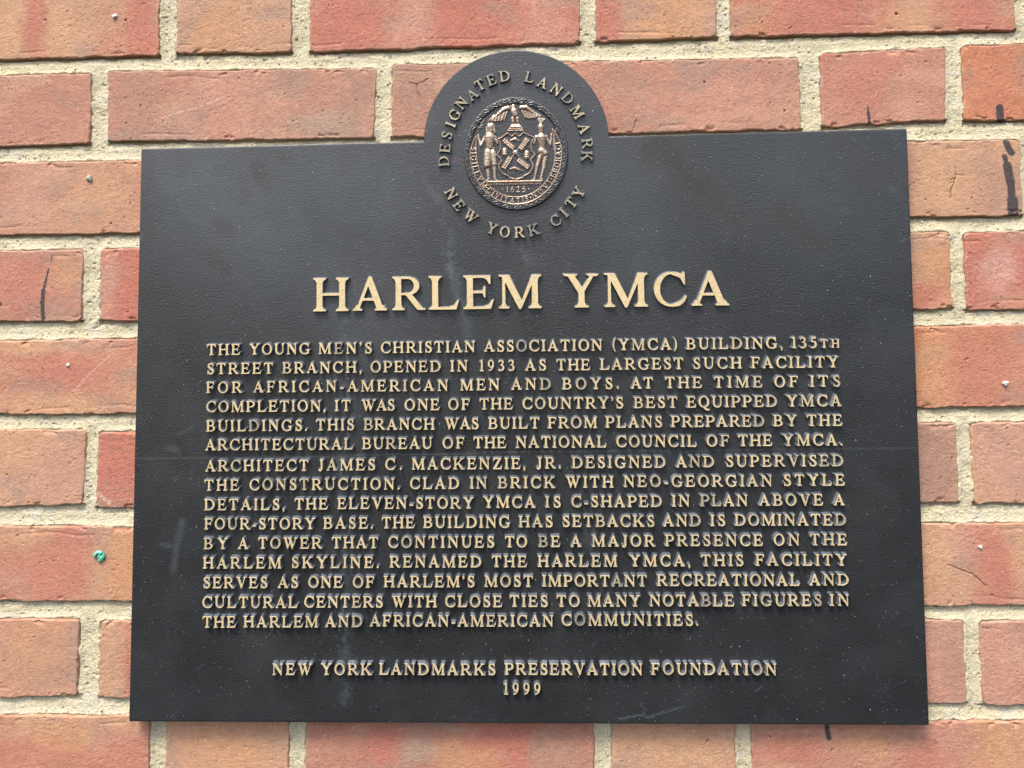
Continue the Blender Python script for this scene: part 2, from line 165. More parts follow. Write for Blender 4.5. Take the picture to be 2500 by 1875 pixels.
FLASHES = [[-384.73,313.71,10.5,41.7,[0.54,0.185,0.13],0.8],[-405.82,321.78,9.8,35.7,[0.65,0.38,0.215],0.8],[-360.1,313.11,12.6,35.7,[0.65,0.38,0.215],0.7],[-299.75,311.63,15.8,38.7,[0.54,0.185,0.13],0.85],[-236.08,310.07,21.0,35.7,[0.64,0.33,0.165],0.5],[-128.51,307.44,28.0,35.7,[0.54,0.185,0.13],0.85],[-77.02,309.89,21.0,35.7,[0.63,0.33,0.24],0.7],[-36.87,301.5,42.0,17.3,[0.54,0.185,0.13],0.7],[24.98,303.68,21.0,29.8,[0.63,0.33,0.24],0.6],[71.94,302.53,14.0,35.7,[0.54,0.185,0.13],0.8],[125.92,304.88,24.5,35.7,[0.64,0.33,0.165],0.6],[190.03,299.65,21.0,35.7,[0.64,0.33,0.165],0.5],[236.38,305.79,38.5,35.7,[0.54,0.185,0.13],0.75],[303.02,296.88,21.0,35.7,[0.65,0.38,0.215],0.7],[348.84,302.99,21.0,29.8,[0.54,0.185,0.13],0.8],[-298.84,248.21,21.0,41.7,[0.42,0.245,0.18],0.6],[-224.49,254.04,42.0,35.7,[0.63,0.33,0.24],0.55],[-150.66,230.43,31.5,12.3,[0.43,0.3,0.225],0.85],[-121.27,262.88,14.0,35.7,[0.42,0.245,0.18],0.75],[-81.09,250.98,14.0,35.7,[0.42,0.245,0.18],0.6],[85.34,258.34,31.5,15.4,[0.42,0.245,0.18],0.5],[167.0,245.7,35.0,15.4,[0.63,0.33,0.24],0.5],[266.26,257.98,31.5,29.8,[0.54,0.185,0.13],0.45],[300.33,235.69,17.5,15.4,[0.63,0.33,0.24],0.6],[367.06,248.58,21.0,41.7,[0.6,0.22,0.125],0.8],[-387.32,179.75,21.0,35.7,[0.63,0.33,0.24],0.5],[-335.01,178.86,24.5,35.7,[0.65,0.38,0.215],0.5],[332.79,185.21,28.0,29.8,[0.65,0.38,0.215],0.6],[356.08,167.15,14.0,29.8,[0.42,0.245,0.18],0.4],[-385.72,110.37,24.5,35.7,[0.54,0.185,0.13],0.6],[-356.21,120.85,14.0,15.4,[0.64,0.33,0.165],0.6],[-304.15,105.69,10.5,35.7,[0.54,0.185,0.13],0.85],[-320.76,105.91,7.7,35.7,[0.63,0.33,0.24],0.6],[304.31,90.91,17.5,11.6,[0.54,0.185,0.13],0.7],[315.89,118.65,21.0,15.4,[0.64,0.33,0.165],0.6],[363.39,107.54,19.3,17.3,[0.66,0.36,0.3],0.7],[345.6,93.87,14.0,15.4,[0.54,0.185,0.13],0.5],[-347.24,41.58,38.5,17.3,[0.54,0.185,0.13],0.75],[-384.59,61.63,38.5,8.5,[0.65,0.38,0.215],0.8],[-368.78,15.04,66.6,10.0,[0.65,0.38,0.215],0.7],[308.82,38.97,21.0,35.7,[0.64,0.33,0.165],0.7],[346.14,35.19,28.0,35.7,[0.54,0.185,0.13],0.45],[-382.73,-18.55,28.0,15.4,[0.65,0.38,0.215],0.6],[-356.54,-43.35,21.0,29.8,[0.63,0.33,0.24],0.6],[-313.02,-29.51,21.0,41.7,[0.54,0.185,0.13],0.9],[309.41,-22.58,17.5,41.7,[0.42,0.245,0.18],0.75],[356.28,-33.01,28.0,35.7,[0.63,0.33,0.24],0.6],[-358.81,-109.66,38.5,35.7,[0.54,0.185,0.13],0.75],[-306.47,-99.31,12.6,47.6,[0.64,0.33,0.165],0.8],[-388.49,-85.27,24.5,11.6,[0.65,0.38,0.215],0.6],[305.7,-103.45,12.6,47.6,[0.65,0.38,0.215],0.8],[328.04,-93.45,14.0,15.4,[0.63,0.33,0.24],0.7],[349.03,-110.16,19.3,41.7,[0.54,0.185,0.13],0.85],[368.96,-93.52,10.5,35.7,[0.65,0.38,0.215],0.6],[-375.57,-171.73,28.0,35.7,[0.64,0.33,0.165],0.5],[-296.27,-178.33,12.6,35.7,[0.54,0.185,0.13],0.7],[307.37,-176.42,17.5,47.6,[0.63,0.33,0.24],0.6],[315.56,-179.69,10.5,29.8,[0.42,0.245,0.18],0.5],[352.36,-176.28,21.0,35.7,[0.63,0.33,0.24],0.6],[-377.49,-244.91,31.5,15.4,[0.54,0.185,0.13],0.7],[-309.46,-249.49,28.0,29.8,[0.54,0.185,0.13],0.7],[-345.51,-231.18,31.5,11.6,[0.64,0.33,0.165],0.7],[-224.48,-238.83,38.5,29.8,[0.64,0.33,0.165],0.5],[-105.27,-241.37,21.0,15.4,[0.54,0.185,0.13],0.8],[-80.93,-241.2,17.5,15.4,[0.43,0.3,0.225],0.8],[-42.89,-247.57,31.5,15.4,[0.64,0.33,0.165],0.6],[22.56,-243.8,21.0,15.4,[0.42,0.245,0.18],0.6],[107.98,-239.92,38.5,15.4,[0.65,0.38,0.215],0.7],[192.5,-239.35,28.0,13.9,[0.54,0.185,0.13],0.7],[253.12,-232.41,24.5,15.4,[0.64,0.33,0.165],0.7],[292.48,-246.79,21.0,13.9,[0.54,0.185,0.13],0.7],[342.92,-231.83,24.5,29.8,[0.64,0.33,0.165],0.7]]
CRUMBS = [[-319.32,321.43,1.9,5,"white speck of grit on the top left brick above the plaque"],[-351.74,45.85,1.6,8,"small white grit flake on a brick left of the brass title"],[362.64,25.67,2.1,9,"pale oval grit flake on a brick right of the plaque lettering"],[338.45,-93.73,1.5,12,"tiny cream grit dot on the brick right of the plaque bottom"]]
PLUG = [-324.13,-99.56]
GRIT = [-337.54,191.41]


# ------------------------------------------------------------------ helpers
def link(name, me, mat=None, parent=None):
    o = bpy.data.objects.new(name, me)
    scene.collection.objects.link(o)
    for m in (mat if isinstance(mat, (list, tuple)) else [mat] if mat else []):
        me.materials.append(m)
    if parent: o.parent = parent
    return o

def empty(name, loc, label, cat, group=None):
    o = bpy.data.objects.new(name, None)
    scene.collection.objects.link(o)
    o.location = loc
    o.empty_display_size = 0.02
    tag(o, label, cat, group)
    return o

def tag(o, label, cat, group=None):
    o['label'] = label; o['category'] = cat; o['kind'] = 'thing'
    if group: o['group'] = group

def mesh_np(name, V, F, attrs=None, mats=None, smooth=True):
    """V (n,3) metres, F list of (m,k) int arrays (quads and triangles)."""
    me = bpy.data.meshes.new(name)
    V = np.asarray(V, np.float32)
    Fs = [np.asarray(f, np.int32) for f in F if len(f)]
    loops = np.concatenate([f.ravel() for f in Fs])
    counts = np.concatenate([np.full(len(f), f.shape[1], np.int32) for f in Fs])
    starts = np.concatenate([[0], np.cumsum(counts)[:-1]]).astype(np.int32)
    me.vertices.add(len(V)); me.vertices.foreach_set('co', V.ravel())
    me.loops.add(len(loops)); me.loops.foreach_set('vertex_index', loops)
    me.polygons.add(len(counts))
    me.polygons.foreach_set('loop_start', starts)
    me.polygons.foreach_set('loop_total', counts)
    if mats is not None: me.polygons.foreach_set('material_index', np.asarray(mats, np.int32))
    sm = np.full(len(counts), bool(smooth)) if np.isscalar(smooth) else np.asarray(smooth, bool)
    me.polygons.foreach_set('use_smooth', sm)
    me.update(calc_edges=True)
    for k, a in (attrs or {}).items():
        a = np.asarray(a, np.float32)
        if a.ndim == 1:
            at = me.attributes.new(k, 'FLOAT', 'POINT'); at.data.foreach_set('value', a)
        else:
            if a.shape[1] == 3: a = np.concatenate([a, np.ones((len(a), 1), np.float32)], 1)
            at = me.attributes.new(k, 'FLOAT_COLOR', 'POINT'); at.data.foreach_set('color', a.ravel())
    me.validate()
    return me

def hash2(ix, iy, seed):
    h = (ix.astype(np.int64) * 374761393 + iy.astype(np.int64) * 668265263 + seed * 1442695041) & 0xFFFFFFFF
    h = ((h ^ (h >> 13)) * 1274126177) & 0xFFFFFFFF
    h = (h ^ (h >> 16)) & 0xFFFFFFFF
    h = (h * 2246822519) & 0xFFFFFFFF
    return ((h ^ (h >> 15)) & 0xFFFFFF) / float(0xFFFFFF)

def vnoise(x, y, seed=0):
    ix, iy = np.floor(x), np.floor(y)
    fx, fy = x - ix, y - iy
    fx = fx * fx * fx * (fx * (fx * 6 - 15) + 10); fy = fy * fy * fy * (fy * (fy * 6 - 15) + 10)
    ix = ix.astype(np.int64); iy = iy.astype(np.int64)
    a, b = hash2(ix, iy, seed), hash2(ix + 1, iy, seed)
    c, d = hash2(ix, iy + 1, seed), hash2(ix + 1, iy + 1, seed)
    return (a + (b - a) * fx) * (1 - fy) + (c + (d - c) * fx) * fy

def fbm(x, y, seed=0, octv=4, gain=0.5):
    t = 0.0; a = 1.0; n = 0.0
    for k in range(octv):
        ca, sa = math.cos(k * 0.7 + 0.3), math.sin(k * 0.7 + 0.3)
        t = t + a * vnoise((x * ca - y * sa) * 2 ** k, (x * sa + y * ca) * 2 ** k, seed + 17 * k)
        n += a; a *= gain
    return t / n

def sstep(a, b, x):
    t = np.clip((x - a) / (b - a), 0, 1)
    return t * t * (3 - 2 * t)

def segd(x, y, a, b):
    ax, ay = a; bx, by = b
    dx, dy = bx - ax, by - ay
    t = np.clip(((x - ax) * dx + (y - ay) * dy) / max(dx * dx + dy * dy, 1e-9), 0, 1)
    return np.hypot(x - ax - t * dx, y - ay - t * dy)

# ------------------------------------------------------------------ materials
def new_mat(name):
    m = bpy.data.materials.new(name); m.use_nodes = True
    nt = m.node_tree; nt.nodes.clear()
    out = nt.nodes.new('ShaderNodeOutputMaterial'); b = nt.nodes.new('ShaderNodeBsdfPrincipled')
    nt.links.new(b.outputs[0], out.inputs[0])
    return m, nt, b

def node(nt, t, **kw):
    n = nt.nodes.new(t)
    for k, v in kw.items():
        if k in n.inputs: n.inputs[k].default_value = v
        else: setattr(n, k, v)
    return n

def ramp(nt, src, p0, p1, c0=(0, 0, 0, 1), c1=(1, 1, 1, 1)):
    r = nt.nodes.new('ShaderNodeValToRGB')
    r.color_ramp.elements[0].position = p0; r.color_ramp.elements[1].position = p1
    r.color_ramp.elements[0].color = c0; r.color_ramp.elements[1].color = c1
    nt.links.new(src, r.inputs[0])
    return r.outputs[0]

def mix(nt, fac, a, b, blend='MIX'):
    m = nt.nodes.new('ShaderNodeMix'); m.data_type = 'RGBA'; m.blend_type = blend
    for s, v in ((0, fac), (6, a), (7, b)):
        if hasattr(v, 'is_output'): nt.links.new(v, m.inputs[s])
        elif s == 0: m.inputs[0].default_value = v
        else: m.inputs[s].default_value = (*v[:3], 1)
    return m.outputs[2]

def math_(nt, op, a, b=0.0):
    m = nt.nodes.new('ShaderNodeMath'); m.operation = op
    for s, v in ((0, a), (1, b)):
        if hasattr(v, 'is_output'): nt.links.new(v, m.inputs[s])
        else: m.inputs[s].default_value = v
    return m.outputs[0]

def noise(nt, co, scale, detail=3.0, rough=0.55):
    n = node(nt, 'ShaderNodeTexNoise', Scale=scale, Detail=detail, Roughness=rough)
    nt.links.new(co, n.inputs['Vector'])
    return n.outputs[0]

def bump(nt, b, h, strength, dist):
    n = node(nt, 'ShaderNodeBump', Strength=strength, Distance=dist)
    nt.links.new(h, n.inputs['Height'])
    nt.links.new(n.outputs[0], b.inputs['Normal'])
    return n

def objco(nt): return nt.nodes.new('ShaderNodeTexCoord').outputs['Object']
def attr(nt, name, out='Fac'):
    a = nt.nodes.new('ShaderNodeAttribute'); a.attribute_name = name
    return a.outputs[out]

def mat_brick():
    m, nt, b = new_mat('fired_brick')
    co = objco(nt)
    col = attr(nt, 'col', 'Color')
    f1 = noise(nt, co, 900.0, 4.0, 0.7)
    c = mix(nt, ramp(nt, f1, 0.30, 0.72), col, (0, 0, 0), 'MULTIPLY')
    lo = mix(nt, 0.20, col, (0.10, 0.045, 0.03))
    hi = mix(nt, 0.14, col, (0.85, 0.60, 0.45))
    c = mix(nt, ramp(nt, f1, 0.34, 0.66), lo, hi)
    v = node(nt, 'ShaderNodeTexVoronoi', Scale=330.0); nt.links.new(co, v.inputs['Vector'])
    sel = math_(nt, 'GREATER_THAN', noise(nt, co, 140.0, 2.0), 0.56)
    speck = math_(nt, 'MULTIPLY', math_(nt, 'LESS_THAN', v.outputs['Distance'], 0.16), sel)
    c = mix(nt, math_(nt, 'MULTIPLY', speck, 0.55), c, (0.80, 0.62, 0.50))
    pit = math_(nt, 'MULTIPLY', math_(nt, 'GREATER_THAN', attr(nt, 'pit'), 0.5), 1.0)
    nt.links.new(c, b.inputs['Base Color'])
    b.inputs['Roughness'].default_value = 0.88
    b.inputs['Specular IOR Level'].default_value = 0.25
    dots = node(nt, 'ShaderNodeTexVoronoi', Scale=230.0); nt.links.new(co, dots.inputs['Vector'])
    dsel = math_(nt, 'MULTIPLY', math_(nt, 'LESS_THAN', dots.outputs['Distance'], 0.12), math_(nt, 'GREATER_THAN', noise(nt, co, 90.0, 2.0), 0.57))
    c = mix(nt, math_(nt, 'MULTIPLY', dsel, 0.6), c, (0.14, 0.05, 0.03))
    nt.links.new(c, b.inputs['Base Color'])
    h = math_(nt, 'ADD', noise(nt, co, 900.0, 4.0, 0.7), math_(nt, 'MULTIPLY', noise(nt, co, 330.0, 3.0), 0.8))
    h = math_(nt, 'SUBTRACT', h, math_(nt, 'MULTIPLY', dsel, 0.8))
    bump(nt, b, h, 0.75, 0.0010)
    return m

def mat_mortar():
    m, nt, b = new_mat('sandy_lime_mortar')
    co = objco(nt)
    col = attr(nt, 'col', 'Color')
    g = noise(nt, co, 1100.0, 4.0, 0.75)
    c = mix(nt, ramp(nt, g, 0.34, 0.46), mix(nt, 0.42, col, (0.22, 0.17, 0.08)), col)
    c = mix(nt, ramp(nt, g, 0.54, 0.64), c, mix(nt, 0.6, col, (0.95, 0.90, 0.72)))
    v = node(nt, 'ShaderNodeTexVoronoi', Scale=700.0); nt.links.new(co, v.inputs['Vector'])
    dk = math_(nt, 'MULTIPLY', math_(nt, 'LESS_THAN', v.outputs['Distance'], 0.20),
               math_(nt, 'GREATER_THAN', noise(nt, co, 300.0, 2.0), 0.56))
    c = mix(nt, math_(nt, 'MULTIPLY', dk, 0.5), c, (0.20, 0.16, 0.09))
    nt.links.new(c, b.inputs['Base Color'])
    b.inputs['Roughness'].default_value = 0.95
    b.inputs['Specular IOR Level'].default_value = 0.15
    h = math_(nt, 'ADD', noise(nt, co, 1000.0, 4.0, 0.75), math_(nt, 'MULTIPLY', noise(nt, co, 500.0, 3.0), 0.6))
    bump(nt, b, h, 0.95, 0.0018)
    return m

def mat_patina(name='dark_bronze_patina', stains_and_sheen=True):
    m, nt, b = new_mat(name)
    co = objco(nt)
    base = mix(nt, ramp(nt, noise(nt, co, 26.0, 4.0, 0.6), 0.35, 0.68), (0.0188, 0.0206, 0.0222), (0.0262, 0.0286, 0.0308))
    fine = noise(nt, co, 620.0, 3.0, 0.6)
    base = mix(nt, ramp(nt, fine, 0.58, 0.82), base, (0.060, 0.066, 0.072))
    rough = ramp(nt, noise(nt, co, 14.0, 3.0, 0.6), 0.3, 0.75, (0.30,) * 3 + (1,), (0.42,) * 3 + (1,))
    if stains_and_sheen:
        st = nt.nodes.new('ShaderNodeSeparateColor'); nt.links.new(attr(nt, 'stain_and_sheen', 'Color'), st.inputs[0])
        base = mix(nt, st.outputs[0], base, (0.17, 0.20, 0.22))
        base = mix(nt, st.outputs[1], base, (0.0135, 0.0130, 0.0130))
        base = mix(nt, st.outputs[2], base, (0.12, 0.03, 0.13))
        rough = mix(nt, st.outputs[1], rough, (0.72, 0.72, 0.72))
        rough = mix(nt, st.outputs[0], rough, (0.75, 0.75, 0.75))
        # flecks of dust and tiny nicks
        mp = node(nt, 'ShaderNodeMapping'); mp.inputs['Rotation'].default_value = (0, 0.55, 0); mp.inputs['Scale'].default_value = (1.0, 1.0, 0.42)
        nt.links.new(co, mp.inputs[0])
        for sc, th, nz, nth, k in ((480.0, 0.088, 70.0, 0.50, 0.45), (310.0, 0.048, 45.0, 0.46, 0.80), (150.0, 0.036, 30.0, 0.42, 0.85)):
            v = node(nt, 'ShaderNodeTexVoronoi', Scale=sc); nt.links.new(mp.outputs[0], v.inputs['Vector'])
            f = math_(nt, 'MULTIPLY', math_(nt, 'LESS_THAN', v.outputs['Distance'], th),
                      math_(nt, 'GREATER_THAN', noise(nt, co, nz, 2.0), nth))
            base = mix(nt, math_(nt, 'MULTIPLY', f, k), base, (0.50, 0.52, 0.55))
    nt.links.new(base, b.inputs['Base Color'])
    nt.links.new(rough, b.inputs['Roughness'])
    b.inputs['Specular IOR Level'].default_value = 1.0
    h = math_(nt, 'ADD', noise(nt, co, 800.0, 2.0, 0.5), math_(nt, 'MULTIPLY', noise(nt, co, 330.0, 2.0), 0.3))
    bump(nt, b, h, 0.36, 0.0008)
    return m

def mat_flank():
    m, nt, b = new_mat('patina_on_letter_sides')
    co = objco(nt)
    c = mix(nt, ramp(nt, noise(nt, co, 300.0, 4.0, 0.7), 0.35, 0.7), (0.075, 0.088, 0.105), (0.17, 0.20, 0.235))
    nt.links.new(c, b.inputs['Base Color'])
    b.inputs['Roughness'].default_value = 0.5
    b.inputs['Specular IOR Level'].default_value = 0.8
    bump(nt, b, noise(nt, co, 800.0, 3.0), 0.3, 0.0006)
    return m

def mat_brass():
    m, nt, b = new_mat('worn_brass_letter_face')
    co = objco(nt)
    t = attr(nt, 'tarnish')
    n = noise(nt, co, 520.0, 5.0, 0.7)
    c = mix(nt, ramp(nt, noise(nt, co, 240.0, 4.0, 0.7), 0.35, 0.7), (0.82, 0.63, 0.33), (0.88, 0.73, 0.45))
    fac = ramp(nt, math_(nt, 'ADD', n, math_(nt, 'MULTIPLY', t, 0.55)), 0.62, 0.98)
    c = mix(nt, fac, c, (0.27, 0.26, 0.21))
    nt.links.new(c, b.inputs['Base Color'])
    b.inputs['Metallic'].default_value = 0.3
    b.inputs['Roughness'].default_value = 0.42
    bump(nt, b, n, 0.25, 0.0005)
    return m

def mat_seal():
    m, nt, b = new_mat('rubbed_bronze_relief')
    co = objco(nt)
    wv = attr(nt, 'wear')
    n = noise(nt, co, 700.0, 4.0, 0.7)
    f = ramp(nt, math_(nt, 'ADD', math_(nt, 'MULTIPLY', wv, 0.9), math_(nt, 'MULTIPLY', n, 0.5)), 0.48, 1.0)
    cop = mix(nt, ramp(nt, noise(nt, co, 90.0, 3.0), 0.4, 0.62), (0.70, 0.56, 0.42), (0.60, 0.42, 0.31))
    c = mix(nt, f, (0.040, 0.042, 0.046), cop)
    nt.links.new(c, b.inputs['Base Color'])
    nt.links.new(math_(nt, 'MULTIPLY', f, 0.75), b.inputs['Metallic'])
    b.inputs['Roughness'].default_value = 0.30
    b.inputs['Specular IOR Level'].default_value = 0.8
    bump(nt, b, n, 0.3, 0.0005)
    return m

def mat_simple(name, col, rough=0.6, spec=0.5, var=0.15, sc=500.0, bmp=0.3):
    m, nt, b = new_mat(name)
    co = objco(nt)
    n = noise(nt, co, sc, 4.0, 0.65)
    c = mix(nt, ramp(nt, n, 0.35, 0.65), tuple(v * (1 - var) for v in col), tuple(min(1, v * (1 + var)) for v in col))
    nt.links.new(c, b.inputs['Base Color'])
    b.inputs['Roughness'].default_value = rough
    b.inputs['Specular IOR Level'].default_value = spec
    bump(nt, b, n, bmp, 0.0008)
    return m

M_BRICK, M_MORTAR = mat_brick(), mat_mortar()
M_PLATE, M_FLANK, M_BRASS, M_SEAL = mat_patina(), mat_flank(), mat_brass(), mat_seal()
M_GREEN = mat_simple('green_plastic', (0.06, 0.42, 0.25), 0.30, 0.5, 0.25, 250.0, 0.15)
M_GREEN2 = mat_simple('pale_green_plastic', (0.22, 0.70, 0.52), 0.35, 0.5, 0.2, 250.0, 0.15)
M_GRIT = mat_simple('grey_grit', (0.50, 0.50, 0.42), 0.9, 0.2, 0.35, 1200.0, 0.8)
M_WHITE = mat_simple('white_grit', (0.80, 0.78, 0.72), 0.8, 0.3, 0.12, 900.0, 0.4)

# ------------------------------------------------------------------ the brick wall
WD = 12.0                                   # brick face plane, mm behind the front of the plaque
wall = empty('brick_wall', (0, 0.012, -0.4), 'salmon red brick wall with thick sandy cream mortar joints behind the plaque', 'brick wall')

TONES = {'tan': (0.59, 0.335, 0.205), 'salmon': (0.53, 0.255, 0.178), 'red': (0.53, 0.190, 0.130),
         'brown': (0.47, 0.265, 0.185), 'orange': (0.58, 0.22, 0.110)}

def brick_tone(k, i):
    t = BRICK_TONES.get((k, i))
    if t: return t
    r = hash2(np.array([k * 31 + 5]), np.array([i * 17 + 3]), 9)[0]
    return [('salmon', 'tan'), ('tan', 'red'), ('brown', 'salmon'), ('orange', 'red'), ('salmon', 'red')][int(r * 4.99)]

def visible(q):
    xs = [p[0] for p in q]; zs = [p[1] for p in q]
    if max(xs) < -400 or min(xs) > 385 or max(zs) < -315 or min(zs) > 325: return False
    if min(xs) > -285 and max(xs) < 285 and min(zs) > -208 and max(zs) < 208: return False
    return True

allV, allF, allC, allP = [], [], [], []
base_i = 0
counter = {}
quads = []
for rec in BRICKS:
    k, q = rec[0], rec[1:]
    i = counter.get(k, 0); counter[k] = i + 1
    quads.append((k, i, q))
# further courses above and below, carried on with the same bond
zstep = 64.3
for kk, src, dz in ((-1, 1, 2), (-2, 0, 2), (9, 7, -2), (10, 8, -2)):
    for (k, i, q) in list(quads):
        if k == src: quads.append((kk, i, [[p[0], p[1] + dz * zstep] for p in q]))

for (k, i, q) in quads:
    q = np.array(q, float)                       # TL TR BR BL
    fine = visible(q)
    st = 0.62 if fine else 3.0
    W_ = (np.linalg.norm(q[1] - q[0]) + np.linalg.norm(q[2] - q[3])) / 2
    H_ = (np.linalg.norm(q[3] - q[0]) + np.linalg.norm(q[2] - q[1])) / 2
    nx, nz = max(8, int(W_ / st)), max(6, int(H_ / st))
    u, v = np.meshgrid(np.linspace(-1, 1, nx + 1), np.linspace(-1, 1, nz + 1))
    A, B = W_ / 2, H_ / 2
    a, b = u * A, v * B                          # local mm, b>0 = up
    s = 1000 + 37 * (k + 5) + i * 7
    # rounded corners
    rc = 3.2
    dx, dz = np.abs(a) - (A - rc), np.abs(b) - (B - rc)
    cor = (dx > 0) & (dz > 0)
    mxx = np.maximum(dx, dz); ll = np.hypot(dx, dz) + 1e-9
    fa = np.where(cor, mxx / ll, 1.0)
    a2 = np.where(cor, np.sign(a) * ((A - rc) + dx * fa), a)
    b2 = np.where(cor, np.sign(b) * ((B - rc) + dz * fa), b)
    e = np.where(cor, rc - mxx, np.minimum(A - np.abs(a), B - np.abs(b)))
    uu, vv = a2 / A, b2 / B
    t00, t10 = (1 - uu) / 2, (1 + uu) / 2
    X = ((q[0, 0] * t00 + q[1, 0] * t10) * (1 + vv) + (q[3, 0] * t00 + q[2, 0] * t10) * (1 - vv)) / 2
    Z = ((q[0, 1] * t00 + q[1, 1] * t10) * (1 + vv) + (q[3, 1] * t00 + q[2, 1] * t10) * (1 - vv)) / 2
    # uneven arrises
    wob = lambda t, sd: (vnoise(t / 14, t * 0 + sd, s) - 0.5) * 1.9 + (vnoise(t / 3.5, t * 0 + sd, s + 1) - 0.5) * 1.0
    Z = Z + wob(X, 1.5) * sstep(0.55, 1, vv) + wob(X, 7.5) * sstep(0.55, 1, -vv)
    X = X + wob(Z, 11.5) * sstep(0.90, 1, uu) + wob(Z, 17.5) * sstep(0.90, 1, -uu)
    # relief of the face
    chip = sstep(0.66, 0.80, fbm(X / 9, Z / 6, s + 3, 3)) * sstep(7.5, 0.5, e) * (0.25 + 0.75 * sstep(0.80, 0.92, np.abs(vv)))
    r_e = 0.45 + 0.9 * vnoise(X / 9, Z / 9, s + 5) + 4.0 * chip
    t = np.clip(1 - e / r_e, 0, 1)
    y = 1.7 * (1 - np.sqrt(np.clip(1 - t * t, 0, 1)))
    y += chip * 1.2 * sstep(0, 0.5, e / 4)
    y += (fbm(X / 40, Z / 24, s + 6, 2) - 0.5) * 0.9 + (fbm(X / 1.5, Z / 1.5, s + 7, 3) - 0.5) * 0.17
    drag = sstep(0.58, 0.72, fbm(X / 20, Z / 9, s + 41, 2))        # rougher dragged patches
    y += drag * (fbm(X / 1.8, Z / 1.6, s + 42, 3) - 0.5) * 0.45
    lip = np.exp(-((np.abs(vv) - 0.80 - 0.10 * (vnoise(X / 26, X * 0, s + 12) - 0.5)) / 0.028) ** 2)
    y += lip * 0.40 * sstep(0.62, 0.82, vnoise(X / 24, vv * 0.9, s + 13))
    pn = vnoise(X / 1.5, Z / 1.2, s + 9)
    pit = sstep(0.955, 0.985, pn)
    # colour: broad kiln flashing bands over the tone of the brick
    tone = brick_tone(k, i)
    c0, c1 = np.array(TONES[tone[0]]), np.array(TONES[tone[1]])
    band = fbm(X / 40 + 0.9 * vnoise(X / 60, Z / 40, s), Z / 110, s + 20, 2)
    f = sstep(0.40, 0.62, band)[..., None] * (0.55 if fine else 1.0)
    col = c0 * (1 - f) + c1 * f
    ash = sstep(0.54, 0.72, fbm(X / 34, Z / 20, s + 22, 3))[..., None] * 0.55
    col = col * (1 - ash) + np.array((0.40, 0.275, 0.215)) * ash
    pale = sstep(0.58, 0.75, fbm(X / 26, Z / 15, s + 23, 4))[..., None] * 0.28
    col = col * (1 - pale) + np.array((0.72, 0.42, 0.27)) * pale
    if fine:                                     # kiln flashes the photograph shows on this brick
        for (px, pz, rx, rz, pc, pk) in FLASHES:
            if X.min() - rx < px < X.max() + rx and Z.min() < pz < Z.max():
                wu = (fbm(X / 16, Z / 22, s + 51, 4) - 0.5) * 1.1
                dd = np.hypot((X - px) / rx, (Z - pz) / rz) + wu
                kf = (sstep(1.35, 0.35, dd) * pk)[..., None]
                col = col * (1 - kf) + np.array(pc) * kf
    col = col * (0.83 + 0.34 * fbm(X / 3.2, Z / 2.6, s + 24, 4))[..., None]
    ed = (chip * 0.5)[..., None]
    col = col * (1 - ed) + np.array((0.58, 0.26, 0.16)) * ed
    dust = (sstep(2.6, 0.0, e) * sstep(0.40, 0.70, fbm(X / 6, Z / 5, s + 26, 3)) * 0.40)[..., None]
    col = col * (1 - dust) + np.array((0.66, 0.50, 0.36)) * dust
    if fine:
        bx0, bx1, bz0, bz1 = X.min() - 5, X.max() + 5, Z.min() - 5, Z.max() + 5
        near = lambda p: bx0 < p[0] < bx1 and bz0 < p[1] < bz1
        for (px, pz, pr) in PITS:
            if near((px, pz)):
                an = hash2(np.array([int(px * 9)]), np.array([int(pz * 9)]), 2)[0] * 3.14
                lx = (X - px) * math.cos(an) + (Z - pz) * math.sin(an); lz = -(X - px) * math.sin(an) + (Z - pz) * math.cos(an)
                d = np.hypot(lx, lz * 1.7) / (pr * (0.75 + 0.5 * vnoise(X / 0.9, Z / 0.9, 77)))
                y += 2.6 * sstep(1.25, 0.3, d)
                kf = (sstep(1.2, 0.7, d) * 0.45)[..., None]
                col = col * (1 - kf) + np.array((0.16, 0.05, 0.03)) * kf
        for (pa, pb) in CRACKS:
            if near(pa) or near(pb):
                wx = X + (fbm(X / 2.5, Z / 2.5, 5, 2) - 0.5) * 1.6
                d = segd(wx, Z, pa, pb)
                y += 1.0 * sstep(0.5, 0.1, d)
                kf = (sstep(0.45, 0.15, d) * 0.4)[..., None]
                col = col * (1 - kf) + np.array((0.15, 0.06, 0.04)) * kf
        for (pa, pb, r) in CHALK:
            if near(pa) or near(pb):
                d = segd(X, Z, pa, pb)
                kf = (sstep(r * 0.75, r * 0.2, d) * sstep(0.25, 0.6, fbm(X / 1.3, Z / 1.3, 61, 3)) * 0.6)[..., None]
                col = col * (1 - kf) + np.array((0.85, 0.66, 0.56)) * kf
        for (pa, pb, r) in PAINT:
            if near(pa) or near(pb):
                d = segd(X, Z, pa, pb) + (fbm(X / 0.9, Z / 0.9, 63, 2) - 0.5) * 0.55
                kf = sstep(r + 0.22, r - 0.22, d)[..., None]
                col = col * (1 - kf) + np.array((0.026, 0.032, 0.042)) * kf
    y += pit * 0.9
    V = np.stack([X, WD + y, Z], -1).reshape(-1, 3)
    C = col.reshape(-1, 3)
    n1 = nx + 1
    idx = np.arange((nx + 1) * (nz + 1)).reshape(nz + 1, nx + 1)
    F = np.stack([idx[:-1, :-1], idx[:-1, 1:], idx[1:, 1:], idx[1:, :-1]], -1).reshape(-1, 4)
    # sides running back into the wall
    loop = np.concatenate([idx[0, :-1], idx[:-1, -1], idx[-1, :0:-1], idx[:0:-1, 0]])
    Vb = V[loop].copy(); Vb[:, 1] = WD + 14
    nb = np.arange(len(loop)) + len(V)
    nl = np.roll(np.arange(len(loop)), -1)
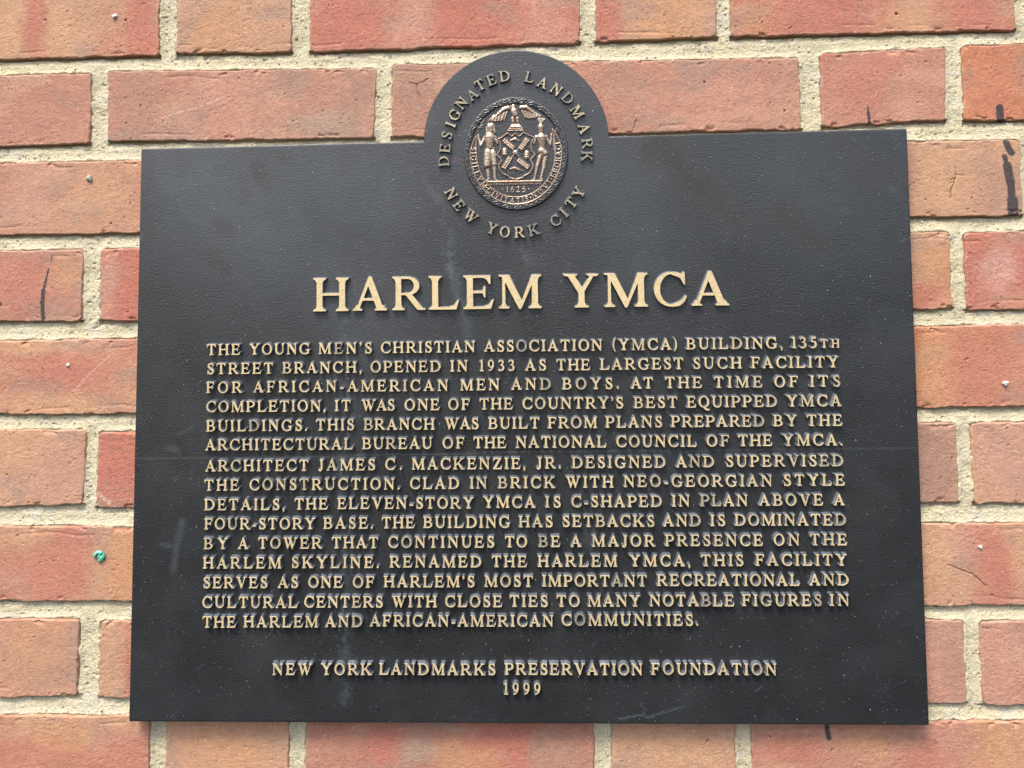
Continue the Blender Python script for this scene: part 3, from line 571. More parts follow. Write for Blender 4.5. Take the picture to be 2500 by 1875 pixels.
    S = np.stack([loop, nb, nb[nl], loop[nl]], -1)
    allV += [V, Vb]; allC += [C, C[loop]]; allP += [pit.ravel(), np.zeros(len(loop))]
    allF += [F + base_i, S + base_i]
    base_i += len(V) + len(Vb)
V = np.concatenate(allV)
V[:, 1] -= 12; V[:, 2] += 400
me = mesh_np('brickwork', V * MM, [np.concatenate(allF)], {'col': np.concatenate(allC), 'pit': np.concatenate(allP)})
brickwork = link('brickwork', me, M_BRICK, wall)

# mortar: one tooled, sandy bed that dips between the bricks
x0, x1, z0, z1 = -425.0, 405.0, -345.0, 345.0
ms = 0.68
gx, gz = np.arange(x0, x1, ms), np.arange(z0, z1, ms)
X, Z = np.meshgrid(gx, gz)
D = np.full(X.shape, 50.0, np.float32)
UP = np.full(X.shape, 50.0, np.float32)
for (k, i, q) in quads:
    q = np.array(q, float)
    i0, i1 = np.searchsorted(gx, q[:, 0].min() - 16), np.searchsorted(gx, q[:, 0].max() + 16)
    j0, j1 = np.searchsorted(gz, q[:, 1].min() - 16), np.searchsorted(gz, q[:, 1].max() + 16)
    if i0 >= i1 or j0 >= j1: continue
    xs, zs = X[j0:j1, i0:i1], Z[j0:j1, i0:i1]
    d = np.full(xs.shape, -1e9)
    hd = []
    for n in range(4):
        p, r = q[n], q[(n + 1) % 4]
        t = r - p; t = t / np.linalg.norm(t)
        hd.append((xs - p[0]) * (-t[1]) + (zs - p[1]) * t[0])       # positive outside (clockwise quad)
    ox = np.maximum(hd[1], hd[3]) + 3.2; oz = np.maximum(hd[0], hd[2]) + 3.2
    d = np.hypot(np.maximum(ox, 0), np.maximum(oz, 0)) + np.minimum(np.maximum(ox, oz), 0) - 3.2
    D[j0:j1, i0:i1] = np.minimum(D[j0:j1, i0:i1], d)
    below = np.where((hd[1] < 1) & (hd[3] < 1) & (hd[2] > -1), hd[2], 50)   # distance under this brick
    UP[j0:j1, i0:i1] = np.minimum(UP[j0:j1, i0:i1], below)
hw = 5.8
t = np.clip(D / hw, 0, 1)
y = 0.7 + 1.7 * np.sin(t * math.pi / 2)
y += 1.5 * sstep(7.0, 0.5, UP) * (UP < 40)                          # struck back under the brick above
crk = (fbm(X / 6, Z / 6, 301, 3) - 0.5)
y += 2.0 * sstep(0.6, -0.4, D + crk * 2.4)                          # open crack along the arris
y += 8.0 * sstep(2.1, 1.0, UP + crk * 3.0) * (UP < 40)              # wider where the bed has shrunk from the brick above
y += (fbm(X / 16, Z / 12, 302, 3) - 0.5) * 2.0
y += (fbm(X / 1.5, Z / 1.5, 303, 3) - 0.5) * 0.85
hole = sstep(0.90, 0.96, vnoise(X / 2.4, Z / 2.0, 304)); y += hole * 1.3
warm = fbm(X / 40, Z / 25, 306, 3)[..., None]
col = np.array((0.87, 0.76, 0.49)) * (1 - warm) + np.array((0.90, 0.83, 0.60)) * warm
grime = (sstep(0.52, 0.75, fbm(X / 18, Z / 9, 307, 3)) * 0.22)[..., None]
col = col * (1 - grime) + np.array((0.42, 0.36, 0.24)) * grime
ws = (sstep(0.62, 0.74, fbm(X / 9, Z / 7, 308, 3)) * 0.5)[..., None]
col = col * (1 - ws) + np.array((0.82, 0.78, 0.66)) * ws
for (pa, pb, r) in PAINT[-12:]:
    d = segd(X, Z, pa, pb) + (fbm(X / 0.9, Z / 0.9, 63, 2) - 0.5) * 0.6
    kf = (sstep(r + 0.25, r - 0.25, d) * 0.7)[..., None]
    col = col * (1 - kf) + np.array((0.03, 0.03, 0.035)) * kf
keep = D > -2.4
inside = (np.abs(X) < 262) & (np.abs(Z) < 185)
keep &= ~inside
ck = keep[:-1, :-1] & keep[:-1, 1:] & keep[1:, 1:] & keep[1:, :-1]
idx = np.arange(X.size).reshape(X.shape)
F = np.stack([idx[:-1, :-1], idx[:-1, 1:], idx[1:, 1:], idx[1:, :-1]], -1)[ck]
used = np.zeros(X.size, bool); used[F.ravel()] = True
remap = np.cumsum(used) - 1
V = np.stack([X.ravel(), (WD + y).ravel(), Z.ravel()], -1)[used]
C = col.reshape(-1, 3)[used]
F = remap[F]
# coarse backing bed out to the ends of the wall
bv = np.array([(-720, WD + 5.5, -470), (720, WD + 5.5, -470), (720, WD + 5.5, 470), (-720, WD + 5.5, 470)], float)
bi = len(V); V = np.concatenate([V, bv]); C = np.concatenate([C, np.tile((0.68, 0.6, 0.4), (4, 1))])
F = np.concatenate([F, [[bi, bi + 1, bi + 2, bi + 3]]])
# white quartz pebbles in the sand
ico = [Vector(v).normalized() for v in ((0, 1, 1.618), (0, -1, 1.618), (0, 1, -1.618), (0, -1, -1.618), (1, 1.618, 0), (-1, 1.618, 0), (1, -1.618, 0), (-1, -1.618, 0), (1.618, 0, 1), (-1.618, 0, 1), (1.618, 0, -1), (-1.618, 0, -1))]
icf = ((0, 1, 8), (0, 8, 4), (0, 4, 5), (0, 5, 9), (0, 9, 1), (1, 6, 8), (8, 6, 10), (8, 10, 4), (4, 10, 2), (4, 2, 5), (5, 2, 11), (5, 11, 9), (9, 11, 7), (9, 7, 1), (1, 7, 6), (3, 6, 7), (3, 7, 11), (3, 11, 2), (3, 2, 10), (3, 10, 6))
jj = np.argwhere((D > 0.6) & (D < 4.5) & ~((np.abs(X) < 288) & (Z < 208) & (Z > -208)))
PV, PF, PC = [], [], []
for n in range(230):
    j, i = jj[RNG.integers(len(jj))]
    r = RNG.uniform(0.35, 0.75) if n > 55 else RNG.uniform(0.7, 1.5)
    sx, sy_, sz = RNG.uniform(0.75, 1.3, 3)
    off = bi + 4 + len(PV)
    shade = RNG.uniform(0.75, 1.0)
    pc = (0.84 * shade, 0.80 * shade, 0.70 * shade) if RNG.random() < 0.75 else (0.42, 0.40, 0.34)
    for v in ico:
        PV.append((X[j, i] + v.x * r * sx, WD + y[j, i] - 0.15 + v.y * r * sy_, Z[j, i] + v.z * r * sz)); PC.append(pc)
    PF += [tuple(off + q for q in f) for f in icf]
V = np.concatenate([V, PV]); C = np.concatenate([C, PC])
V[:, 1] -= 12; V[:, 2] += 400
me = mesh_np('mortar', V * MM, [F, np.array(PF)], {'col': C})
link('mortar', me, M_MORTAR, wall)

# ------------------------------------------------------------------ the plaque
plaque = empty('landmark_plaque', (0, 0.0, -0.2143), 'dark bronze wall plaque with domed top, raised brass lettering and round city seal', 'plaque')
PQ = np.array(PLATE, float)
PO = np.array((0, 0, -214.3))
def plate_map(u, v):
    """u,v in 0..1 -> mm (bilinear over the four measured corners, v up)."""
    bx = PQ[3, 0] * (1 - u) + PQ[2, 0] * u; tx = PQ[0, 0] * (1 - u) + PQ[1, 0] * u
    bz = PQ[3, 1] * (1 - u) + PQ[2, 1] * u; tz = PQ[0, 1] * (1 - u) + PQ[1, 1] * u
    return bx * (1 - v) + tx * v, bz * (1 - v) + tz * v
RD = 70.2
DC = (0.3, 212.6)
nd = 96
th = np.linspace(math.pi, 0, nd + 1)
ud = (DC[0] + RD * np.cos(th) - PQ[0, 0]) / (PQ[1, 0] - PQ[0, 0])
step = 1.1
us = np.concatenate([np.linspace(0, ud[0], int((ud[0]) * 583 / step))[:-1], ud, np.linspace(ud[-1], 1, int((1 - ud[-1]) * 583 / step))[1:]])
vs = np.linspace(0, 1, int(428 / step))
U, Vv = np.meshgrid(us, vs)
X, Z = plate_map(U, Vv)
ia = int(np.argmin(np.abs(us - ud[0]))); ib = int(np.argmin(np.abs(us - ud[-1])))
rows = 70
tz = np.linspace(0, 1, rows + 1)[1:]
dx_ = X[-1, ia:ib + 1]; dz0 = Z[-1, ia:ib + 1]
dtop = DC[1] + np.sqrt(np.maximum(RD ** 2 - (dx_ - DC[0]) ** 2, 0.0))
dtop = np.maximum(dtop, dz0 + 0.6)
DX = np.tile(dx_, (rows, 1)); DZ = dz0 + (dtop - dz0) * tz[:, None]
Xf, Zf = np.concatenate([X.ravel(), DX.ravel()]), np.concatenate([Z.ravel(), DZ.ravel()])
nr, nc = X.shape
idx = np.arange(nr * nc).reshape(nr, nc)
F1 = np.stack([idx[:-1, :-1], idx[:-1, 1:], idx[1:, 1:], idx[1:, :-1]], -1).reshape(-1, 4)
didx = np.concatenate([idx[-1:, ia:ib + 1], nr * nc + np.arange(rows * (ib - ia + 1)).reshape(rows, -1)])
F2 = np.stack([didx[:-1, :-1], didx[:-1, 1:], didx[1:, 1:], didx[1:, :-1]], -1).reshape(-1, 4)
loop = np.concatenate([idx[0, :-1], idx[:-1, -1], idx[-1, :ib:-1], didx[:-1, -1], didx[-1, :0:-1], didx[:0:-1, 0], idx[-1, ia:0:-1], idx[:0:-1, 0]])
# gentle unevenness of the casting
Yf = (fbm(Xf / 120, Zf / 120, 401, 3) - 0.5) * 0.5 + (fbm(Xf / 5, Zf / 5, 402, 2) - 0.5) * 0.035
# stains: pale run-off streaks, sky sheen painted as broad pale patches, dark damp patches, smudges, the long hairline scratch, a pink felt-tip dab
lightm = np.zeros_like(Xf); darkm = np.zeros_like(Xf); pinkm = np.zeros_like(Xf)
brk = fbm(Xf / 7, Zf / 12, 405, 4); fin = fbm(Xf / 2.2, Zf / 2.2, 406, 3)
for (a, b, r, k) in STREAKS_SHEEN:
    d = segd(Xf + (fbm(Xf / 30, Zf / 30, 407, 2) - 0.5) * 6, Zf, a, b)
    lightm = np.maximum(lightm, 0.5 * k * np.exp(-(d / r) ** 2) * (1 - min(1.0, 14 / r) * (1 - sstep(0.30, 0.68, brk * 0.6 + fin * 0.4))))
for (a, b, r, k) in SMUDGES:
    d = segd(Xf, Zf, a, b) + (fin - 0.5) * 3.0
    lightm = np.maximum(lightm, 0.5 * k * sstep(r * 1.1, 0, d) * (0.35 + fin))
for (a, b, r, k) in SCRATCHES:
    d = segd(Xf, Zf + (vnoise(Xf / 40, Xf * 0, 409) - 0.5) * 0.8, a, b)
    lightm = np.maximum(lightm, 0.7 * k * sstep(r, r * 0.2, d) * (0.3 + 0.9 * fin))
for (a, b, r, k) in DAMPS:
    d = segd(Xf, Zf, a, b) + (fbm(Xf / 18, Zf / 18, 410, 4) - 0.5) * 14
    darkm = np.maximum(darkm, 1.0 * k * sstep(r * 1.35, r * 0.1, d))
darkm = np.maximum(darkm, 0.25 * sstep(0.50, 0.75, fbm(Xf / 30, Zf / 34, 411, 4)))
lightm = np.maximum(lightm, 0.03 * sstep(0.50, 0.78, fbm(Xf / 38 + 7, Zf / 38, 412, 4)) * (0.4 + fin))
for (px, pz, r) in PINK:
    d = np.hypot(Xf - px, Zf - pz) + (fin - 0.5) * 1.5
    pinkm = np.maximum(pinkm, 0.6 * sstep(r, r * 0.3, d))
stain_and_sheen = np.stack([lightm, darkm, pinkm], -1)
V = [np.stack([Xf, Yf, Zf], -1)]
A_ = [stain_and_sheen]
P = V[0][loop]
d1 = np.roll(P, -1, 0) - np.roll(P, 1, 0)
nrm = np.stack([d1[:, 2], -d1[:, 0]], -1); nrm /= np.linalg.norm(nrm, axis=1)[:, None] + 1e-9
if np.sum(nrm * P[:, [0, 2]]) < 0: nrm = -nrm
Fs = [F1, F2]
prev = loop
tot = len(Xf)
for (o_, yy_) in ((0.35, 0.12), (0.55, 0.5), (0.7, 11.6)):
    R_ = P.copy(); R_[:, 0] += nrm[:, 0] * o_; R_[:, 2] += nrm[:, 1] * o_; R_[:, 1] = yy_
    ni = tot + np.arange(len(loop))
    nl = np.roll(np.arange(len(loop)), -1)
    Fs.append(np.stack([prev, ni, ni[nl], prev[nl]], -1))
    V.append(R_); A_.append(stain_and_sheen[loop]); prev = ni; tot += len(loop)
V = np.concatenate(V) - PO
me = mesh_np('plate', V * MM, [np.concatenate(Fs)], {'stain_and_sheen': np.concatenate(A_)})
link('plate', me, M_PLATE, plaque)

# ------------------------------------------------------------------ a bracketed roman alphabet, drawn as distance fields (cap height 1)
GX0, GX1, GY0, GY1, GS = -0.10, 1.50, -0.32, 1.20, 0.0125
GGX, GGY = np.meshgrid(np.arange(GX0, GX1, GS), np.arange(GY0, GY1, GS))
def g_poly(pts, x=None, y=None):
    x = GGX if x is None else x; y = GGY if y is None else y
    pts = [np.array(p, float) for p in pts]
    d = np.full(x.shape, 1e9); s = np.ones(x.shape)
    n = len(pts)
    for i in range(n):
        a, b = pts[i], pts[i - 1]
        e = b - a; wx, wy = x - a[0], y - a[1]
        t = np.clip((wx * e[0] + wy * e[1]) / (e @ e + 1e-12), 0, 1)
        d = np.minimum(d, (wx - e[0] * t) ** 2 + (wy - e[1] * t) ** 2)
        c1, c2, c3 = y >= a[1], y < b[1], e[0] * wy > e[1] * wx
        s = np.where((c1 & c2 & c3) | (~c1 & ~c2 & ~c3), -s, s)
    return s * np.sqrt(d)
def g_box(a, b, c, d): return g_poly([(a, b), (c, b), (c, d), (a, d)])
def g_ell(cx, cy_, rx, ry):
    px, py = GGX - cx, GGY - cy_
    k1 = np.hypot(px / rx, py / ry); k2 = np.hypot(px / rx ** 2, py / ry ** 2) + 1e-9
    return k1 * (k1 - 1) / k2
U_ = lambda *a: np.minimum.reduce(a)
def g_sub(a, b): return np.maximum(a, -b)
def g_stroke(pts, n=26):
    """variable-width stroke along a Catmull-Rom curve through (x, y, half width)."""
    p = np.array(pts, float); p = np.vstack([2 * p[0] - p[1], p, 2 * p[-1] - p[-2]])
    d = np.full(GGX.shape, 1e9)
    for i in range(1, len(p) - 2):
        for t in np.linspace(0, 1, n, endpoint=False):
            q = 0.5 * ((2 * p[i]) + (-p[i - 1] + p[i + 1]) * t + (2 * p[i - 1] - 5 * p[i] + 4 * p[i + 1] - p[i + 2]) * t * t + (-p[i - 1] + 3 * p[i] - 3 * p[i + 1] + p[i + 2]) * t ** 3)
            d = np.minimum(d, np.hypot(GGX - q[0], GGY - q[1]) - max(q[2], 0.008))
    q = p[-2]
    return np.minimum(d, np.hypot(GGX - q[0], GGY - q[1]) - max(q[2], 0.008))
def foot(a, b, l=0.10, r=0.10, top=False):
    pts = [(a - l, 0), (b + r, 0)]
    pts += [(b + r, 0.038), (b + r * 0.35, 0.066), (b, 0.15)] if r else [(b, 0.15)]
    pts += [(a, 0.15), (a - l * 0.35, 0.066), (a - l, 0.038)] if l else [(a, 0.15)]
    if top: pts = [(x, 1 - y) for x, y in pts]
    return g_poly(pts)
ST = 0.165
def stem(a, w=ST, bl=0.10, br=0.10, tl=0.10, tr=0.10):
    return U_(g_box(a, 0, a + w, 1), foot(a, a + w, bl, br), foot(a, a + w, tl, tr, True))
def bowl(x0, y0, y1, xs, xr, tx=0.165, ty=0.06):
    m = (y0 + y1) / 2
    o = U_(g_box(x0, y0, xs, y1), g_ell(xs, m, xr - xs, (y1 - y0) / 2))
    n = U_(g_box(x0 - 0.2, y0 + ty, xs, y1 - ty), g_ell(xs, m, xr - tx - xs, (y1 - y0) / 2 - ty))
    return np.maximum(g_sub(o, n), x0 - GGX)
def c_ring(): return g_sub(g_ell(0.51, 0.5, 0.49, 0.515), g_ell(0.525, 0.5, 0.335, 0.455))
def glyphs():
    G = {}
    P_ = g_poly
    G['A'] = (U_(P_([(0.085, 0), (0.165, 0), (0.50, 0.92), (0.53, 1.02), (0.445, 1.02)]), P_([(0.70, 0), (0.885, 0), (0.53, 1.02), (0.445, 1.02), (0.40, 0.86)]),
                 g_box(0.22, 0.30, 0.64, 0.37), foot(0.085, 0.165, 0.09, 0.10), foot(0.705, 0.875, 0.09, 0.095)), 0.97)
    arms_t = lambda xr: U_(g_box(0.1, 0.935, xr - 0.05, 1), P_([(xr - 0.22, 1), (xr, 1), (xr + 0.005, 0.74), (xr - 0.04, 0.74), (xr - 0.10, 0.88), (xr - 0.22, 0.935)]))
    arms_m = U_(g_box(0.2, 0.475, 0.56, 0.54), P_([(0.47, 0.51), (0.55, 0.56), (0.575, 0.67), (0.615, 0.67), (0.615, 0.345), (0.575, 0.345), (0.55, 0.455)]))
    arms_b = lambda xr: U_(g_box(0.1, 0, xr - 0.08, 0.065), P_([(xr - 0.28, 0), (xr - 0.06, 0), (xr + 0.02, 0.27), (xr - 0.025, 0.27), (xr - 0.12, 0.12), (xr - 0.28, 0.065)]))
    ls = lambda: stem(0.10, br=0, tr=0)
    G['B'] = (U_(ls(), bowl(0.2, 0.485, 1, 0.42, 0.76), bowl(0.2, 0, 0.54, 0.45, 0.84)), 0.86)
    G['C'] = (U_(g_sub(c_ring(), g_box(0.68, 0.13, 1.4, 0.86)), g_stroke([(0.55, 0.022, 0.04), (0.72, 0.06, 0.052), (0.85, 0.16, 0.042), (0.925, 0.28, 0.022)]),
                 g_stroke([(0.55, 0.972, 0.04), (0.72, 0.93, 0.06), (0.83, 0.85, 0.045)]), P_([(0.87, 1.01), (0.905, 1.01), (0.915, 0.64), (0.875, 0.64), (0.76, 0.88)])), 0.95)
    G['D'] = (U_(ls(), bowl(0.2, 0, 1, 0.42, 0.99, 0.18)), 1.0)
    G['E'] = (U_(ls(), arms_t(0.76), arms_m, arms_b(0.83)), 0.85)
    G['F'] = (U_(stem(0.10, tr=0), arms_t(0.76), arms_m), 0.79)
    G['G'] = (U_(g_sub(c_ring(), g_box(0.68, 0.13, 1.4, 0.86)), g_stroke([(0.55, 0.022, 0.04), (0.70, 0.045, 0.052), (0.80, 0.11, 0.05)]), g_box(0.765, 0.07, 0.925, 0.42), P_([(0.62, 0.43), (1.02, 0.43), (1.02, 0.395), (0.93, 0.34), (0.76, 0.34), (0.62, 0.395)]),
                 g_stroke([(0.55, 0.972, 0.04), (0.72, 0.93, 0.06), (0.83, 0.85, 0.045)]), P_([(0.87, 1.01), (0.905, 1.01), (0.915, 0.66), (0.875, 0.66), (0.76, 0.88)])), 1.03)
    G['H'] = (U_(stem(0.10), stem(0.755), g_box(0.2, 0.47, 0.8, 0.54)), 1.02)
    G['I'] = (stem(0.10), 0.365)
    G['J'] = (U_(g_box(0.24, 0.2, 0.405, 1), foot(0.24, 0.405, 0.1, 0.1, True), g_stroke([(0.322, 0.26, 0.083), (0.30, 0.08, 0.075), (0.20, -0.03, 0.05), (0.10, 0.0, 0.05)]), np.hypot(GGX - 0.10, GGY - 0.055) - 0.075), 0.52)
    G['K'] = (U_(stem(0.10), P_([(0.24, 0.40), (0.33, 0.40), (0.86, 1), (0.74, 1)]), P_([(0.37, 0.53), (0.48, 0.67), (0.96, 0), (0.75, 0)]), P_([(0.62, 1), (0.98, 1), (0.98, 0.965), (0.84, 0.93), (0.76, 0.93), (0.62, 0.965)]), P_([(0.66, 0), (1.04, 0), (1.04, 0.035), (0.92, 0.07), (0.74, 0.07), (0.66, 0.035)])), 1.04)
    G['L'] = (U_(stem(0.10, br=0), arms_b(0.84)), 0.86)
    G['M'] = (U_(g_box(0.12, 0, 0.20, 0.98), foot(0.12, 0.20, 0.10, 0.11), P_([(0.02, 1), (0.31, 1), (0.70, 0.16), (0.645, -0.02), (0.585, -0.02), (0.13, 0.945), (0.02, 0.965)]), P_([(0.585, -0.02), (0.645, -0.02), (1.07, 1), (0.955, 1)]), g_box(0.955, 0, 1.12, 1), foot(0.955, 1.12), foot(0.955, 1.12, 0, 0.10, True)), 1.22)
    G['N'] = (U_(g_box(0.12, 0, 0.20, 0.98), foot(0.12, 0.20, 0.10, 0.11), P_([(0.01, 1), (0.29, 1), (0.885, 0.20), (0.885, -0.02), (0.82, -0.02), (0.13, 0.93), (0.01, 0.965)]), g_box(0.805, 0.0, 0.885, 1), foot(0.805, 0.885, 0.11, 0.10, True)), 1.0)
    G['O'] = (g_sub(g_ell(0.50, 0.5, 0.485, 0.515), g_ell(0.50, 0.5, 0.315, 0.455)), 1.0)
    G['P'] = (U_(stem(0.10, tr=0), bowl(0.2, 0.42, 1, 0.45, 0.81)), 0.82)
    G['Q'] = (U_(G['O'][0], g_stroke([(0.46, 0.02, 0.04), (0.60, -0.10, 0.07), (0.78, -0.2, 0.07), (0.99, -0.2, 0.03)])), 1.0)
    G['R'] = (U_(stem(0.10, tr=0), bowl(0.2, 0.45, 1, 0.45, 0.81), P_([(0.36, 0.50), (0.56, 0.50), (0.90, 0.05), (0.99, 0.036), (0.99, 0), (0.75, 0)])), 0.96)
    G['S'] = (U_(g_stroke([(0.585, 0.78, 0.025), (0.50, 0.92, 0.04), (0.35, 0.965, 0.046), (0.20, 0.90, 0.068), (0.155, 0.76, 0.083), (0.25, 0.62, 0.092), (0.44, 0.49, 0.096), (0.565, 0.36, 0.09), (0.585, 0.21, 0.08), (0.49, 0.07, 0.055), (0.33, 0.03, 0.042), (0.18, 0.09, 0.03), (0.10, 0.24, 0.02)]),
                 P_([(0.57, 1.01), (0.60, 1.01), (0.615, 0.69), (0.575, 0.69), (0.48, 0.9)]), P_([(0.07, -0.01), (0.10, -0.01), (0.21, 0.1), (0.11, 0.33), (0.07, 0.33)])), 0.69)
    G['T'] = (U_(g_box(0.355, 0, 0.52, 1), foot(0.355, 0.52, 0.11, 0.11), g_box(0.06, 0.935, 0.82, 1), P_([(0.03, 1), (0.24, 1), (0.24, 0.935), (0.12, 0.88), (0.065, 0.73), (0.02, 0.73)]), P_([(0.845, 1), (0.635, 1), (0.635, 0.935), (0.755, 0.88), (0.81, 0.73), (0.855, 0.73)])), 0.875)
    ub = np.maximum(g_sub(g_ell(0.48, 0.36, 0.38, 0.38), g_ell(0.523, 0.36, 0.258, 0.30)), GGY - 0.36)
    G['U'] = (U_(g_box(0.10, 0.35, 0.265, 1), foot(0.10, 0.265, 0.1, 0.1, True), g_box(0.78, 0.35, 0.86, 1), foot(0.78, 0.86, 0.1, 0.1, True), ub), 0.96)
    slab = lambda a, b: P_([(a, 1), (b, 1), (b, 0.965), ((a + b) / 2 + 0.09, 0.93), ((a + b) / 2 - 0.09, 0.93), (a, 0.965)])
    G['V'] = (U_(P_([(0.10, 1), (0.29, 1), (0.575, 0.22), (0.53, -0.02), (0.465, -0.02)]), P_([(0.465, -0.02), (0.53, -0.02), (0.87, 1), (0.79, 1)]), slab(0.0, 0.39), slab(0.67, 0.98)), 0.98)
    G['W'] = (U_(P_([(0.09, 1), (0.275, 1), (0.49, 0.28), (0.44, -0.02), (0.385, -0.02)]), P_([(0.385, -0.02), (0.44, -0.02), (0.72, 0.80), (0.67, 0.90)]), P_([(0.50, 1), (0.685, 1), (0.925, 0.28), (0.87, -0.02), (0.815, -0.02)]), P_([(0.815, -0.02), (0.87, -0.02), (1.23, 1), (1.15, 1)]), slab(0.0, 0.37), slab(0.41, 0.78), slab(1.03, 1.34)), 1.34)
    G['Y'] = (U_(P_([(0.09, 1), (0.285, 1), (0.59, 0.46), (0.425, 0.42)]), P_([(0.47, 0.48), (0.55, 0.42), (0.88, 1), (0.785, 1)]), g_box(0.42, 0, 0.585, 0.47), foot(0.42, 0.585, 0.11, 0.11), slab(0.0, 0.39), slab(0.66, 0.98)), 0.98)
    G['Z'] = (U_(g_box(0.08, 0.935, 0.80, 1), g_box(0.05, 0, 0.78, 0.065), P_([(0.04, 0), (0.24, 0), (0.81, 1), (0.61, 1)]), P_([(0.06, 1), (0.30, 1), (0.20, 0.93), (0.10, 0.74), (0.055, 0.74)]), P_([(0.55, 0), (0.80, 0), (0.85, 0.27), (0.805, 0.27), (0.70, 0.10)])), 0.86)
    G['1'] = (U_(g_box(0.15, 0, 0.295, 0.98), foot(0.15, 0.295, 0.11, 0.11), P_([(0.01, 0.86), (0.02, 0.90), (0.25, 1.01), (0.295, 1.01), (0.295, 0.86), (0.15, 0.83), (0.12, 0.885)])), 0.42)
    G['3'] = (U_(g_stroke([(0.07, 0.78, 0.022), (0.15, 0.92, 0.045), (0.30, 0.96, 0.05), (0.435, 0.87, 0.075), (0.43, 0.69, 0.07), (0.32, 0.565, 0.04), (0.2, 0.53, 0.02)]), g_stroke([(0.24, 0.54, 0.025), (0.42, 0.48, 0.06), (0.50, 0.30, 0.085), (0.44, 0.12, 0.072), (0.28, 0.03, 0.042), (0.13, 0.045, 0.05), (0.07, 0.09, 0.05)])), 0.61)
    G['5'] = (U_(P_([(0.17, 1), (0.54, 1.01), (0.50, 0.87), (0.17, 0.87)]), P_([(0.16, 1), (0.21, 1), (0.15, 0.54), (0.09, 0.56)]), g_stroke([(0.12, 0.565, 0.03), (0.27, 0.60, 0.05), (0.43, 0.51, 0.08), (0.50, 0.32, 0.09), (0.42, 0.12, 0.072), (0.26, 0.03, 0.042), (0.10, 0.05, 0.05)])), 0.62)
    nine = U_(g_sub(g_ell(0.31, 0.67, 0.27, 0.345), g_ell(0.31, 0.67, 0.135, 0.285)), g_stroke([(0.51, 0.64, 0.07), (0.48, 0.40, 0.068), (0.36, 0.17, 0.05), (0.13, 0.01, 0.022)]))
    G['9'] = (nine, 0.61)
    six = U_(g_sub(g_ell(0.31, 0.33, 0.27, 0.345), g_ell(0.31, 0.33, 0.135, 0.285)), g_stroke([(0.11, 0.36, 0.07), (0.14, 0.60, 0.068), (0.26, 0.83, 0.05), (0.49, 0.99, 0.022)]))
    G['6'] = (six, 0.61)
    G['2'] = (U_(g_stroke([(0.07, 0.72, 0.03), (0.14, 0.89, 0.05), (0.28, 0.95, 0.05), (0.43, 0.86, 0.08), (0.44, 0.68, 0.08), (0.34, 0.45, 0.06), (0.20, 0.25, 0.045), (0.08, 0.07, 0.03)]), P_([(0.04, 0), (0.50, 0), (0.57, 0.22), (0.53, 0.22), (0.46, 0.12), (0.09, 0.12)])), 0.6)
    cm = U_(np.hypot(GGX - 0.10, GGY - 0.07) - 0.08, g_stroke([(0.13, 0.06, 0.06), (0.145, -0.06, 0.04), (0.06, -0.18, 0.012)]))
    G[','] = (cm, 0.21)
    G["'"] = (U_(np.hypot(GGX - 0.10, GGY - 0.94) - 0.08, g_stroke([(0.13, 0.93, 0.06), (0.145, 0.81, 0.04), (0.06, 0.69, 0.012)])), 0.21)
    G['.'] = (np.hypot(GGX - 0.10, GGY - 0.075) - 0.085, 0.2)
    G['-'] = (g_box(0.03, 0.26, 0.36, 0.36), 0.39)
    pr = [(0.30, 1.08, 0.012), (0.165, 0.85, 0.045), (0.11, 0.47, 0.065), (0.165, 0.10, 0.045), (0.30, -0.15, 0.012)]
    G['('] = (g_stroke(pr), 0.31)
    G[')'] = (g_stroke([(0.31 - x, y, r) for x, y, r in pr]), 0.31)
    return G
GLY = glyphs()

def contours(S):
    """marching squares -> closed loops (inside = S<0), simplified."""
    ny, nx = S.shape
    ins = S < 0
    segs = {}
    cells = np.argwhere((ins[:-1, :-1].astype(int) + ins[:-1, 1:] + ins[1:, 1:] + ins[1:, :-1]) % 4 != 0)
    def pt(e):
        (j0, i0), (j1, i1) = e
        a, b = S[j0, i0], S[j1, i1]; t = a / (a - b)
        return (GX0 + GS * (i0 + (i1 - i0) * t), GY0 + GS * (j0 + (j1 - j0) * t))
    for j, i in cells:
        c = [(j, i), (j, i + 1), (j + 1, i + 1), (j + 1, i)]
        inn = [ins[q] for q in c]
        ed = []
        for n in range(4):
            if inn[n] != inn[(n + 1) % 4]:
                e = tuple(sorted((c[n], c[(n + 1) % 4])))
                ed.append((e, inn[n]))
        if len(ed) == 2:
            (e0, f0), (e1, f1) = ed
            if f0: segs[e0] = e1
            else: segs[e1] = e0
        elif len(ed) == 4:
            for n in range(4):
                if ed[n][1]: segs[ed[n][0]] = ed[(n + 1) % 4][0]
    loops = []
    while segs:
        s0, nx_ = next(iter(segs.items()))
        lp = [s0]; del segs[s0]
        while nx_ != s0 and nx_ in segs:
            lp.append(nx_); nx_ = segs.pop(nx_)
        if len(lp) > 6: loops.append(np.array([pt(e) for e in lp]))
    def dp(p, tol):
        keep = np.zeros(len(p), bool); keep[0] = keep[-1] = True
        st = [(0, len(p) - 1)]
        while st:
            a, b = st.pop()
            if b - a < 2: continue
            e = p[b] - p[a]; l = np.hypot(*e) + 1e-12
            d = np.abs((p[a + 1:b, 0] - p[a, 0]) * e[1] - (p[a + 1:b, 1] - p[a, 1]) * e[0]) / l
            m = int(np.argmax(d))
            if d[m] > tol:
                m += a + 1; keep[m] = True; st += [(a, m), (m, b)]
        return p[keep]
    res = []
    for p in loops:
        far = int(np.argmax(np.hypot(*(p - p[0]).T)))
        q = np.vstack([dp(p[:far + 1], 0.0035)[:-1], dp(np.vstack([p[far:], p[:1]]), 0.0035)[:-1]])
        # split long straights so that patina and draft stay even
        res.append(q)
    return res

